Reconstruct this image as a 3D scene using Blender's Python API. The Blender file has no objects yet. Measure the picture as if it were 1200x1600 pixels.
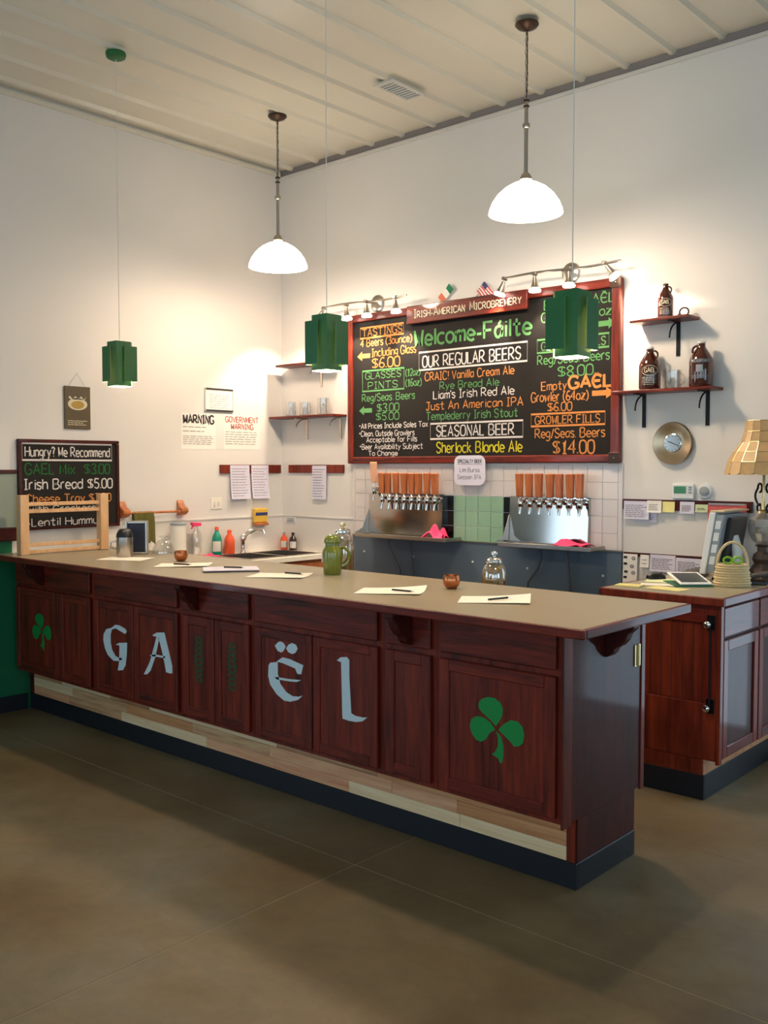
import bpy, bmesh, math, random
from mathutils import Vector, Matrix
random.seed(7)
S = bpy.context.scene
COL = S.collection
R = math.radians

# ------------------------------------------------------------------ camera
cam_d = bpy.data.cameras.new('camera')
cam_d.sensor_fit = 'VERTICAL'; cam_d.sensor_height = 24.0; cam_d.sensor_width = 18.0
cam_d.lens = 24.0 * 1491 / 1600
cam_d.clip_start = 0.05
cam = bpy.data.objects.new('camera', cam_d); COL.objects.link(cam)
cam.location = (0, 0, 1.62)
cam.rotation_euler = (R(90 - 2.67), 0, R(41.85))
S.camera = cam

# ------------------------------------------------------------------ world, exposure
W = bpy.data.worlds.new('overcast_sky'); S.world = W; W.use_nodes = True
bg = W.node_tree.nodes['Background']
bg.inputs[0].default_value = (0.60, 0.82, 1.0, 1); bg.inputs[1].default_value = SKY = 3.6
S.view_settings.view_transform = 'Standard'; S.view_settings.look = 'None'
S.view_settings.gamma = 1.0; S.view_settings.use_curve_mapping = False
S.view_settings.exposure = 0.0
S.cycles.max_bounces = 8; S.cycles.diffuse_bounces = 5; S.cycles.glossy_bounces = 4; S.cycles.transparent_max_bounces = 12; S.cycles.caustics_reflective = False; S.cycles.caustics_refractive = False
DOME_W, DOME_E, SPOT_W, SHADE_W, SHADE_E = 46.0, 8.0, 40.0, 21.0, 26.0
WARM = (1.0, 0.78, 0.58); WARMS = (1.0, 0.79, 0.60)

LW, BW, CZ = -6.05, 5.46, 4.09          # left wall x, back wall y, ceiling height
XR, YF = 4.6, -4.6                       # right and front walls (behind the camera)
WIN = {'left': [(-1.9, 1.1, .55, 2.45)], 'right': [(-3.4, -.9, .5, 2.9), (.6, 3.2, .5, 2.9)],
       'back': [(-1.62, -.42, .03, 2.2)], 'front': [(-4.6, -2.0, .4, 2.9), (-.6, 2.2, .4, 2.9), (2.6, 4.3, .4, 2.9)]}  # last front window is unseen, added for more daylight on the back wall
def portal(name, loc, rot, sx, sy):
    l = bpy.data.lights.new(name, 'AREA'); l.shape = 'RECTANGLE'; l.size = sx; l.size_y = sy
    l.cycles.is_portal = True
    o = bpy.data.objects.new(name, l); COL.objects.link(o); o.location = loc; o.rotation_euler = rot
for a, b, c, d_ in WIN['left']: portal('window_portal', (LW - .12, (a+b)/2, (c+d_)/2), (R(90), 0, R(-90)), b-a, d_-c)
for a, b, c, d_ in WIN['right']: portal('window_portal', (XR + .12, (a+b)/2, (c+d_)/2), (R(90), 0, R(90)), b-a, d_-c)
for a, b, c, d_ in WIN['front']: portal('window_portal', ((a+b)/2, YF - .12, (c+d_)/2), (R(90), 0, 0), b-a, d_-c)

for a, b, c, d_ in WIN['back']: portal('window_portal', ((a+b)/2, BW + .12, (c+d_)/2), (R(-90), 0, 0), b-a, d_-c)

# ------------------------------------------------------------------ mesh helpers
class MB:
    def __init__(s): s.v = []; s.f = []
    def add(s, vs, fs):
        n = len(s.v); s.v += [tuple(p) for p in vs]; s.f += [[i + n for i in q] for q in fs]; return s
    def box(s, x0, x1, y0, y1, z0, z1):
        return s.add([(x0,y0,z0),(x1,y0,z0),(x1,y1,z0),(x0,y1,z0),(x0,y0,z1),(x1,y0,z1),(x1,y1,z1),(x0,y1,z1)],
                     [(3,2,1,0),(4,5,6,7),(0,1,5,4),(1,2,6,5),(2,3,7,6),(3,0,4,7)])
    def cbox(s, c, sx, sy, sz): return s.box(c[0]-sx/2,c[0]+sx/2,c[1]-sy/2,c[1]+sy/2,c[2],c[2]+sz)
    def lathe(s, c, prof, n=24, axis='z', sq=1.0):
        m = len(prof); vs = []; fs = []
        for r, h in prof:
            for k in range(n):
                a = 2*math.pi*k/n; u, w = r*math.cos(a), r*math.sin(a)*sq
                p = {'z': (u, w, h), 'y': (u, h, w), 'x': (h, u, w)}[axis]
                vs.append((c[0]+p[0], c[1]+p[1], c[2]+p[2]))
        for i in range(m-1):
            for k in range(n):
                k2 = (k+1) % n; q = (i*n+k, i*n+k2, (i+1)*n+k2, (i+1)*n+k)
                fs.append(q if axis != 'y' else q[::-1])
        if prof[0][0] > 1e-6: fs.append(tuple(range(n-1,-1,-1)) if axis != 'y' else tuple(range(n)))
        if prof[-1][0] > 1e-6: 
            t = tuple((m-1)*n+k for k in range(n)); fs.append(t if axis != 'y' else t[::-1])
        return s.add(vs, fs)
    def shell(s, c, prof, n=24):                                   # open surface of revolution, no caps
        k0 = len(s.f); s.lathe(c, prof, n)
        nf = (1 if prof[-1][0] > 1e-6 else 0) + (1 if prof[0][0] > 1e-6 else 0)
        if nf: del s.f[-nf:]
        return s
    def tube(s, pts, r, n=8, closed=False, rr=None):
        pts = [Vector(p) for p in pts]; m = len(pts); vs = []; fs = []
        up = None
        for i, p in enumerate(pts):
            a = pts[(i-1) % m] if (closed or i > 0) else p; b = pts[(i+1) % m] if (closed or i < m-1) else p
            t = (b-a).normalized()
            if up is None: up = t.orthogonal().normalized()
            up = (up - t*up.dot(t)); up = up.normalized() if up.length > 1e-6 else t.orthogonal().normalized()
            w = t.cross(up); ri = rr[i] if rr else r
            for k in range(n):
                an = 2*math.pi*k/n; vs.append(p + up*ri*math.cos(an) + w*ri*math.sin(an))
        for i in range(m if closed else m-1):
            j = (i+1) % m
            for k in range(n):
                k2 = (k+1) % n; fs.append((i*n+k, i*n+k2, j*n+k2, j*n+k))
        if not closed: fs += [tuple(range(n-1,-1,-1)), tuple((m-1)*n+k for k in range(n))]
        return s.add(vs, fs)
    def prism(s, front, off):                                      # polygon (3D, ccw seen from its front) extruded by off
        n = len(front); o = Vector(off); vs = [Vector(p) for p in front] + [Vector(p)+o for p in front]
        fs = [tuple(range(n)), tuple(range(2*n-1, n-1, -1))] + [(i, i+n, (i+1) % n + n, (i+1) % n) for i in range(n)]
        return s.add(vs, fs)
    def ngon(s, pts): return s.add(pts, [tuple(range(len(pts)))])
    def ribbon(s, pts, w, fn, closed=False):
        m = len(pts)
        if m < 2: return s
        L = []
        for i, p in enumerate(pts):
            a = pts[i-1] if (i > 0 or closed) else p; b = pts[(i+1) % m] if (i < m-1 or closed) else p
            dx, dy = b[0]-a[0], b[1]-a[1]; l = math.hypot(dx, dy) or 1
            nx, ny = -dy/l*w/2, dx/l*w/2
            if 0 < i < m-1 or closed:                              # mitre
                e0 = (p[0]-a[0], p[1]-a[1]); e1 = (b[0]-p[0], b[1]-p[1]); l0 = math.hypot(*e0) or 1; l1 = math.hypot(*e1) or 1
                c = (e0[0]*e1[0]+e0[1]*e1[1])/(l0*l1); k = 1/max(.45, math.sqrt(max(0, (1+c)/2))); nx *= k; ny *= k
            L.append((p[0]-nx, p[1]-ny)); L.append((p[0]+nx, p[1]+ny))
        fs = [(2*i, 2*i+2, 2*i+3, 2*i+1) for i in range(m-1)]
        if closed: fs.append((2*m-2, 0, 1, 2*m-1))
        return s.add([fn(*q) for q in L], fs)

ORI = {}
def mesh(name, mb, mat, off=(0,0,0), bevel=0, smooth=False, seg=1):
    me = bpy.data.meshes.new(name); o = Vector(off)
    me.from_pydata([Vector(p)-o for p in mb.v], [], mb.f); me.update()
    if bevel:
        bm = bmesh.new(); bm.from_mesh(me); bm.normal_update()
        es = [e for e in bm.edges if len(e.link_faces) == 2 and e.calc_face_angle(0) > .5]
        bmesh.ops.bevel(bm, geom=es, offset=bevel, segments=seg, affect='EDGES', clamp_overlap=True, profile=.5)
        bm.to_mesh(me); bm.free()
    if smooth:
        me.polygons.foreach_set('use_smooth', [True]*len(me.polygons))
        me.set_sharp_from_angle(angle=R(40))
    if mat: me.materials.append(mat)
    return me
def tag(o, label=None, cat=None, group=None, kind=None):
    if label: o['label'] = label
    if cat: o['category'] = cat
    if group: o['group'] = group
    if kind: o['kind'] = kind
    return o
def thing(name, label, cat, loc=(0,0,0), rz=0, group=None):
    o = bpy.data.objects.new(name, None); COL.objects.link(o); o.location = loc; o.rotation_euler = (0,0,rz)
    o.empty_display_size = .05; ORI[o] = Vector(loc); return tag(o, label, cat, group)
def part(parent, name, mb, mat, local=False, label=None, kind=None, **k):
    off = (0,0,0) if local else ORI.get(parent, Vector())
    o = bpy.data.objects.new(name, mesh(name, mb, mat, off, **k)); COL.objects.link(o); o.parent = parent
    ORI[o] = Vector(off); return tag(o, label, kind=kind)
def inst(parent, name, me, loc, rot=(0,0,0), scale=(1,1,1)):
    o = bpy.data.objects.new(name, me); COL.objects.link(o); o.parent = parent; o.location = loc; o.rotation_euler = rot; o.scale = scale
    ORI[o] = Vector(); return o
def solo(name, mb, mat, label, cat, group=None, kind=None, **k):
    xs, ys, zs = zip(*mb.v); c = Vector(((min(xs)+max(xs))/2, (min(ys)+max(ys))/2, min(zs)))
    o = bpy.data.objects.new(name, mesh(name, mb, mat, c, **k)); COL.objects.link(o); o.location = c; ORI[o] = c
    return tag(o, label, cat, group, kind)
def struct(name, mb, mat, parent=None, **k):
    o = bpy.data.objects.new(name, mesh(name, mb, mat, **k)); COL.objects.link(o); ORI[o] = Vector()
    if parent: o.parent = parent
    else: o['kind'] = 'structure'
    return o
def lamp(parent, name, typ, loc, energy, color, **k):
    l = bpy.data.lights.new(name, typ); l.energy = energy; l.color = color
    for a, b in k.items():
        if a != 'aim': setattr(l, a, b)
    o = bpy.data.objects.new(name, l); COL.objects.link(o); o.parent = parent
    o.location = Vector(loc) - ORI.get(parent, Vector())
    if 'aim' in k: o.rotation_euler = (Vector(k['aim'])-Vector(loc)).to_track_quat('-Z', 'Y').to_euler()
    return o

# ------------------------------------------------------------------ materials
def srgb(r, g, b):
    f = lambda c: (c/255/12.92 if c <= 10 else ((c/255+.055)/1.055)**2.4)
    return (f(r), f(g), f(b), 1)
def base(name):
    m = bpy.data.materials.new(name); m.use_nodes = True; nt = m.node_tree
    return m, nt, nt.nodes['Principled BSDF']
def N(nt, t, **k):
    n = nt.nodes.new(t)
    for a, b in k.items():
        if a in n.inputs: n.inputs[a].default_value = b
        else: setattr(n, a, b)
    return n
def mat(name, col, rough=.5, metal=0, var=.08, scale=12, bump=0, bscale=60, coat=0, spec=.5, trans=0, ior=1.45, emit=0, ecol=None, alpha=1, aniso=None):
    m, nt, p = base(name); L = nt.links.new
    p.inputs['Roughness'].default_value = rough; p.inputs['Metallic'].default_value = metal
    p.inputs['Specular IOR Level'].default_value = spec; p.inputs['Coat Weight'].default_value = coat; p.inputs['Coat Roughness'].default_value = .08
    p.inputs['Transmission Weight'].default_value = trans; p.inputs['IOR'].default_value = ior
    tc = N(nt, 'ShaderNodeTexCoord')
    n = N(nt, 'ShaderNodeTexNoise', Scale=scale, Detail=4.0)
    if aniso:
        mp = N(nt, 'ShaderNodeMapping'); mp.inputs['Scale'].default_value = aniso; L(tc.outputs['Object'], mp.inputs[0]); L(mp.outputs[0], n.inputs['Vector'])
    else: L(tc.outputs['Object'], n.inputs['Vector'])
    mx = N(nt, 'ShaderNodeMix', data_type='RGBA')
    c = Vector(col[:3]); mx.inputs[6].default_value = (*(c*(1-var)), 1); mx.inputs[7].default_value = (*[min(1, v) for v in c*(1+var)], 1)
    L(n.outputs[0], mx.inputs[0]); L(mx.outputs[2], p.inputs['Base Color'])
    if bump:
        b = N(nt, 'ShaderNodeBump', Strength=bump, Distance=.002); n2 = N(nt, 'ShaderNodeTexNoise', Scale=bscale, Detail=3.0)
        L(tc.outputs['Object'], n2.inputs['Vector']); L(n2.outputs[0], b.inputs['Height']); L(b.outputs[0], p.inputs['Normal'])
    if emit:
        p.inputs['Emission Color'].default_value = (*(ecol or col)[:3], 1); p.inputs['Emission Strength'].default_value = emit
    return m
def wood(name, c1, c2, grain=(14, 14, 1.2), rough=.3, coat=.5, spec=.5, contrast=(.3, .72), bump=.12):
    m, nt, p = base(name); L = nt.links.new
    tc = N(nt, 'ShaderNodeTexCoord'); mp = N(nt, 'ShaderNodeMapping'); mp.inputs['Scale'].default_value = grain
    L(tc.outputs['Object'], mp.inputs[0])
    oi = N(nt, 'ShaderNodeObjectInfo'); ad = N(nt, 'ShaderNodeVectorMath', operation='ADD'); L(mp.outputs[0], ad.inputs[0])
    mu = N(nt, 'ShaderNodeMath', operation='MULTIPLY'); mu.inputs[1].default_value = 37.0; L(oi.outputs['Random'], mu.inputs[0]); L(mu.outputs[0], ad.inputs[1])
    n = N(nt, 'ShaderNodeTexNoise', Scale=1.0, Detail=6.0, Roughness=.62, Distortion=.9); L(ad.outputs[0], n.inputs['Vector'])
    f = N(nt, 'ShaderNodeTexNoise', Scale=5.0, Detail=3.0); L(ad.outputs[0], f.inputs['Vector'])
    r = N(nt, 'ShaderNodeValToRGB'); r.color_ramp.elements[0].position = contrast[0]; r.color_ramp.elements[1].position = contrast[1]
    r.color_ramp.elements[0].color = c1; r.color_ramp.elements[1].color = c2
    mx = N(nt, 'ShaderNodeMath', operation='MULTIPLY_ADD'); mx.inputs[1].default_value = .35; L(f.outputs[0], mx.inputs[0])
    sc = N(nt, 'ShaderNodeMath', operation='MULTIPLY_ADD'); sc.inputs[1].default_value = .8; sc.inputs[2].default_value = -.08; L(n.outputs[0], sc.inputs[0]); L(sc.outputs[0], mx.inputs[2])
    L(mx.outputs[0], r.inputs[0]); L(r.outputs[0], p.inputs['Base Color'])
    b = N(nt, 'ShaderNodeBump', Strength=bump, Distance=.001); L(f.outputs[0], b.inputs['Height']); L(b.outputs[0], p.inputs['Normal'])
    p.inputs['Roughness'].default_value = rough; p.inputs['Coat Weight'].default_value = coat; p.inputs['Coat Roughness'].default_value = .06
    p.inputs['Specular IOR Level'].default_value = spec
    return m
def floor_mat():
    m, nt, p = base('stained_concrete'); L = nt.links.new
    g = N(nt, 'ShaderNodeNewGeometry')
    n1 = N(nt, 'ShaderNodeTexNoise', Scale=.75, Detail=7.0, Roughness=.62, Distortion=.5); L(g.outputs['Position'], n1.inputs['Vector'])
    n2 = N(nt, 'ShaderNodeTexNoise', Scale=3.4, Detail=12.0, Roughness=.78, Distortion=.3); L(g.outputs['Position'], n2.inputs['Vector'])
    r1 = N(nt, 'ShaderNodeValToRGB'); e = r1.color_ramp.elements
    e[0].position = .30; e[0].color = srgb(112, 86, 54); e[1].position = .72; e[1].color = srgb(140, 129, 107)
    k = e.new(.5); k.color = srgb(127, 107, 74)
    L(n1.outputs[0], r1.inputs[0])
    r2 = N(nt, 'ShaderNodeValToRGB'); e = r2.color_ramp.elements; e[0].position = .28; e[0].color = (.60,.60,.62,1); e[1].position = .72; e[1].color = (1.02,1.0,.97,1)
    L(n2.outputs[0], r2.inputs[0])
    mx = N(nt, 'ShaderNodeMix', data_type='RGBA', blend_type='MULTIPLY'); mx.inputs[0].default_value = 1
    L(r1.outputs[0], mx.inputs[6]); L(r2.outputs[0], mx.inputs[7]); L(mx.outputs[2], p.inputs['Base Color'])
    mr = N(nt, 'ShaderNodeMapRange'); mr.inputs[3].default_value = .40; mr.inputs[4].default_value = .58; p.inputs['Specular IOR Level'].default_value = .35; L(n2.outputs[0], mr.inputs[0]); L(mr.outputs[0], p.inputs['Roughness'])
    b = N(nt, 'ShaderNodeBump', Strength=.08, Distance=.003); L(n2.outputs[0], b.inputs['Height']); L(b.outputs[0], p.inputs['Normal'])
    return m
def translucent(name, col, rough=.4, t=.5, var=.1):
    m, nt, p = base(name); L = nt.links.new
    p.inputs['Base Color'].default_value = col; p.inputs['Roughness'].default_value = rough
    tr = N(nt, 'ShaderNodeBsdfTranslucent', Color=col); mx = N(nt, 'ShaderNodeMixShader'); mx.inputs[0].default_value = t
    n = N(nt, 'ShaderNodeTexNoise', Scale=30.0); tc = N(nt, 'ShaderNodeTexCoord'); L(tc.outputs['Object'], n.inputs['Vector'])
    h = N(nt, 'ShaderNodeMix', data_type='RGBA'); h.inputs[6].default_value = (*[c*(1-var) for c in col[:3]], 1); h.inputs[7].default_value = (*[min(1, c*(1+var)) for c in col[:3]], 1)
    L(n.outputs[0], h.inputs[0]); L(h.outputs[2], p.inputs['Base Color']); L(h.outputs[2], tr.inputs[0])
    L(p.outputs[0], mx.inputs[1]); L(tr.outputs[0], mx.inputs[2]); L(mx.outputs[0], nt.nodes['Material Output'].inputs[0])
    return m
def clear(name, tint=(1,1,1,1), rough=.03, mixv=None, gl=.9):      # thin glass: transparent with a fresnel gloss
    m, nt, p = base(name); L = nt.links.new; nt.nodes.remove(p)
    t = N(nt, 'ShaderNodeBsdfTransparent', Color=tint); g = N(nt, 'ShaderNodeBsdfGlossy', Roughness=rough); g.inputs[0].default_value = (gl, gl, gl, 1)
    f = N(nt, 'ShaderNodeFresnel', IOR=1.45); mx = N(nt, 'ShaderNodeMixShader')
    n = N(nt, 'ShaderNodeTexNoise', Scale=40.0); b = N(nt, 'ShaderNodeBump', Strength=.03); L(n.outputs[0], b.inputs['Height']); L(b.outputs[0], g.inputs['Normal'])
    gm = N(nt, 'ShaderNodeNewGeometry'); ma = N(nt, 'ShaderNodeMath', operation='MULTIPLY_ADD'); ma.inputs[1].default_value = 1/1.45-1.45; ma.inputs[2].default_value = 1.45
    L(gm.outputs['Backfacing'], ma.inputs[0]); L(ma.outputs[0], f.inputs['IOR'])
    if mixv is None: L(f.outputs[0], mx.inputs[0])
    else: mx.inputs[0].default_value = mixv
    L(t.outputs[0], mx.inputs[1]); L(g.outputs[0], mx.inputs[2]); L(mx.outputs[0], nt.nodes['Material Output'].inputs[0])
    return m

M = {}
M['floor'] = floor_mat(); M['joint'] = mat('concrete_joint', srgb(158,142,112), .7)
M['wall'] = mat('white_wall_paint', srgb(228,224,219), .55, var=.015, scale=2, bump=.25, bscale=180, spec=.3)
M['ceil'] = mat('cream_painted_steel', srgb(222,216,200), .30, var=.03, scale=3, spec=.5)
M['trimw'] = mat('white_trim', srgb(214,210,204), .4, var=.03)
M['gapshade'] = mat('grey_gap_shade', srgb(138,130,128), .7)
M['dkgreen'] = mat('dark_green_paint', srgb(10,98,62), .45, var=.06)
M['grgreen'] = mat('grey_green_paint', srgb(140,152,140), .5, var=.05)
M['black'] = mat('black_rubber', srgb(26,29,36), .42, var=.1)
M['blk'] = mat('black_plastic', srgb(22,22,24), .35, var=.1)
M['iron'] = mat('black_iron', srgb(28,26,28), .4, metal=.6)
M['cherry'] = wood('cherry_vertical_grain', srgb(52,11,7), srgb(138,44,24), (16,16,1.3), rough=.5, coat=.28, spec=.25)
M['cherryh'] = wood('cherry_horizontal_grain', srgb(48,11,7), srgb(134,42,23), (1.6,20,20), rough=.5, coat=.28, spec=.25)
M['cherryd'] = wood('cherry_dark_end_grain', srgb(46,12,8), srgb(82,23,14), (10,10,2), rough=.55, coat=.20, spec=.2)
M['cherryy'] = wood('cherry_side_grain', srgb(54,13,8), srgb(126,38,21), (16,1.3,16), rough=.5, coat=.30, spec=.25)
M['cherryg'] = wood('cherry_desk_panel', srgb(66,16,8), srgb(146,54,28), (9,9,.9), rough=.5, coat=.2, spec=.25)
M['oakf'] = wood('orange_oak', srgb(150,78,36), srgb(206,124,66), (2,18,18), rough=.45, coat=.2)
M['pine'] = wood('pale_pine', srgb(196,150,104), srgb(226,186,142), (12,12,1.6), rough=.5, coat=.15)
M['oakh'] = wood('oak_tap_handle', srgb(150,72,30), srgb(214,124,62), (40,40,3), rough=.5, coat=.15)
PL = [wood('hickory_%s' % n, srgb(*a), srgb(*b), (1.0,22,22), rough=.4, coat=.3) for n, a, b in (
    ('pale', (222,184,136), (246,222,182)), ('tan', (178,112,70), (226,172,120)), ('streaked', (140,76,46), (238,198,148)), ('rosy', (196,124,86), (236,188,144)))]
M['lam'] = mat('olive_grey_laminate', srgb(150,140,116), .30, var=.05, scale=70, spec=.5)
M['steel'] = mat('brushed_steel', srgb(176,168,160), .27, metal=1, var=.05, scale=6, aniso=(3,3,160))
M['steelp'] = mat('polished_steel_sheet', srgb(186,180,174), .11, metal=1, var=.06, scale=6, aniso=(3,3,160))
M['hose'] = mat('grey_blue_hose', srgb(86,96,108), .4)
M['chrome'] = mat('chrome', srgb(214,212,210), .10, metal=1, var=.02)
M['nickel'] = mat('brushed_nickel', srgb(178,170,158), .28, metal=1, var=.05)
M['bronze'] = mat('oiled_bronze', srgb(70,54,46), .38, metal=.8, var=.1)
M['brass'] = mat('brass', srgb(206,190,142), .3, metal=1)
M['dish'] = mat('champagne_metal', srgb(176,152,122), .26, metal=1, var=.04)
M['greens'] = mat('green_sheet_metal', srgb(34,104,52), .5, var=.07, scale=9)
M['liner'] = mat('pale_liner', srgb(236,238,190), .7, var=.03)
M['board'] = mat('chalkboard', srgb(30,27,26), .72, var=.25, scale=5, spec=.25)
M['gtile'] = mat('celadon_tile', srgb(148,186,158), .2, var=.05, scale=30)
M['wtile'] = mat('white_glazed_tile', srgb(226,218,214), .2, var=.02, scale=30)
M['btile'] = mat('black_glazed_tile', srgb(14,14,18), .18, var=.1)
M['grout'] = mat('pale_grout', srgb(236,232,228), .8, var=.03)
M['blue'] = mat('blue_grey_steel_panel', srgb(92,110,126), .38, metal=.0, var=.07, scale=3)
M['paper'] = mat('white_paper', srgb(240,236,228), .7, var=.02)
M['cream'] = mat('cream_paper', srgb(242,235,220), .7, var=.02)
M['lilac'] = mat('pale_lilac_paper', srgb(222,218,234), .7, var=.02)
M['yellowp'] = mat('yellow_paper', srgb(236,226,150), .7, var=.02)
M['greenp'] = mat('pale_green_paper', srgb(206,216,170), .7)
M['redp'] = mat('coral_red_paper', srgb(214,98,96), .6, var=.04)
M['ink'] = mat('dark_ink', srgb(46,42,44), .7); M['inkg'] = mat('grey_ink', srgb(120,112,112), .7); M['inkr'] = mat('red_ink', srgb(186,96,84), .7)
M['pink'] = mat('hot_pink_cloth', srgb(238,66,116), .8, var=.12, scale=40, bump=.5, bscale=220)
M['copper'] = mat('copper', srgb(196,118,74), .25, metal=.85, var=.1)
M['olive'] = mat('olive_green_glaze', srgb(104,112,36), .14, var=.1, scale=9, coat=.5)
M['towel'] = mat('olive_towel', srgb(92,88,38), .9, var=.15, scale=40, bump=.6, bscale=200)
M['snack'] = mat('pretzel_snack', srgb(178,138,44), .6, var=.35, scale=60)
M['amber'] = mat('amber_glass', srgb(62,22,8), .06, var=.15, spec=.7, coat=.6)
M['glass'] = clear('clear_glass'); M['glassw'] = clear('milky_glass', (.93,.93,.92,1), .06, .22); M['crystal'] = clear('crystal_glass', (.86,.86,.85,1), .12, .38, .75)
M['pane'] = clear('window_glass', rough=.0)
M['capiz'] = translucent('capiz_shell', srgb(226,196,146), .3, .45, .12)
M['letters'] = mat('pale_blue_grey_paint', srgb(198,214,218), .5, var=.06, scale=30)
M['clover'] = mat('shamrock_green_paint', srgb(4,132,58), .5, var=.04)
M['faint'] = mat('faded_green_paint', srgb(44,62,26), .6, var=.3, scale=60)
M['screen'] = mat('dark_screen', srgb(38,44,42), .15); M['wplast'] = mat('white_plastic', srgb(226,228,228), .4, var=.02)
M['gplast'] = mat('grey_plastic', srgb(150,158,164), .45, var=.04); M['bplast'] = mat('beige_plastic', srgb(206,184,146), .45, var=.04)
M['lcd'] = mat('green_lcd', srgb(64,132,98), .3, var=.03)
M['wicker'] = mat('wicker', srgb(206,184,138), .7, var=.2, scale=90, bump=.6, bscale=150)
M['lime'] = mat('lime_plastic', srgb(132,190,52), .4); M['dkbrown'] = mat('dark_carved_resin', srgb(66,48,38), .5, var=.3, scale=30, bump=.8, bscale=50)
M['dkgrey'] = mat('charcoal_plastic', srgb(84,78,78), .5, var=.08)
M['teal'] = mat('teal_soap', srgb(16,142,118), .25, var=.08); M['orange'] = mat('orange_plastic', srgb(236,92,52), .3, var=.06); M['whitelab'] = mat('white_label', srgb(226,222,214), .6)
M['yel'] = mat('yellow_pack', srgb(222,178,66), .5, var=.05); M['navy'] = mat('navy_print', srgb(44,54,104), .5)
M['signbrown'] = mat('brown_tin_sign', srgb(84,72,50), .5, var=.1, scale=20); M['signcream'] = mat('cream_print', srgb(214,206,180), .5); M['signgold'] = mat('gold_print', srgb(170,140,60), .5)
M['irishg'] = mat('flag_green', srgb(30,124,84), .8); M['irisho'] = mat('flag_orange', srgb(226,126,94), .8); M['flagr'] = mat('flag_red', srgb(206,80,88), .8); M['flagb'] = mat('flag_blue', srgb(70,72,120), .8)
CH = {'o': mat('orange_chalk', srgb(208,136,70), .9, var=.2, scale=90), 'g': mat('green_chalk', srgb(88,146,88), .9, var=.2, scale=90),
      'w': mat('white_chalk', srgb(214,208,204), .9, var=.15, scale=90), 'y': mat('yellow_chalk', srgb(204,192,40), .9, var=.2, scale=90),
      'd': mat('dark_green_chalk', srgb(24,96,40), .9, var=.25, scale=90)}
CH['G'] = CH['g']; CH['O'] = CH['o']
M['bulb'] = mat('lit_bulb', (1,.9,.75,1), .4, var=0, emit=SHADE_E, ecol=(1,.86,.62,1))
M['spotbulb'] = mat('lit_spot_bulb', (1,.95,.9,1), .4, var=0, emit=16, ecol=(1,.92,.8,1))
M['domeglass'] = mat('lit_opal_glass', srgb(250,240,220), .35, var=0, emit=DOME_E, ecol=(1,.88,.68,1))

# ------------------------------------------------------------------ stroke lettering
GL = {'A':'0e4q8e 2i6i','B':'0e0q ~0q5q7o5k0k ~0k5k8h5e0e','C':'~8o6q2q0m0i2e6e8g','D':'0e0q ~0q4q8m8i4e0e','E':'7q0q0e7e 0k6k','F':'7q0q0e 0k6k',
 'G':'~8o6q2q0m0i2e6e8g8j 8j5j','H':'0e0q 8e8q 0k8k','I':'0q4q 2q2e 0e4e','J':'0q6q ~4q4h3e1e0g','K':'0e0q 7q0j 2k8e','L':'0q0e6e','M':'0e1q4h7q8e',
 'N':'0e0q7e7q','O':'~4q1p0k1f4e7f8k7p4q','P':'0e0q ~0q5q7n5k0j','Q':'~4q1p0k1f4e7f8k7p4q 5h8d','R':'0e0q ~0q5q7n5k0j 3j8e','S':'~7o5q2q0n3k6j7h5e2e0g',
 'T':'0q8q 4q4e','U':'~0q0h2e5e7h7q','V':'0q4e8q','W':'0q2e4m6e8q','Y':'0q4k8q 4k4e','X':'0q8e 8q0e',
 'a':'~6l4m1l0i1f3e5g6j 6m6e','b':'0q0e ~0k3m6k6g3e0g','c':'~6l4m1l0i1f4e6f','d':'6q6e ~6k3m0k0g3e6g','e':'~0i6i6k3m1l0i1f4e6f','f':'~5p4q2p2l2e 0m4m',
 'g':'~6l3m0k0h3f6h ~6m6e5b3a0b','h':'0q0e ~0j2m5m6j6e','i':'1m1e 1o1p','j':'~3m3d2b0b 3o3p','k':'0q0e 5m0i 1j6e','l':'1q1e','m':'0m0e ~0j2m4l4e ~4j6m8l8e',
 'n':'0m0e ~0j3m6k6e','o':'~3m0k0g3e6g6k3m','p':'0m0a ~0k3m6k6g3e0g','r':'0m0e ~0j2m4m','s':'~5l4m1m0k3i5h4e2e0f','t':'~3q3g4e6f 0m6m','u':'~0m0g2e5f6h 6m6e',
 'v':'0m3e6m','w':'0m2e4k6e8m','x':'0m6e 6m0e','y':'0m3e 6m1a','z':'0m6m0e6e','0':'~3q0o0g3e6g6o3q','1':'1n3q3e 1e5e','2':'~0o3q6o5k0e 0e6e','3':'~0p4q6o3k ~3k6i5e0f',
 '4':'5e5q0i7i','5':'6q1q0l ~0l4l6i4e0f','6':'~6p3q0k0g3e6g5j2k0i','7':'0q6q2e','8':'~3k0n3q6n3k0h3e6h3k','$':'~7o5p2p0n3k6j7h5f2f0g 4q4e','/':'0d4q','.':'0e0f',',':'1f0d',
 '(':'~3q0m0g3c','(':'~3q0m0g3c',')':'~0q3m3g0c','-':'0i4i','?':'~0o2q5o3k3h 3e3f','!':'1q1i 1e1f',"'":'0q0n','*':'0l4l 2j2n',':':'0e0f 0j0k',
 '\u00eb':'~0i6i6k3m1l0i1f4e6f 1o1p 5o5p','\u00cb':'~7o5q2q0m0i2e5e7f 0k6k','\u00e1':'~6l4m1l0i1f3e5g6j 6m6e 3n5q'}
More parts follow.
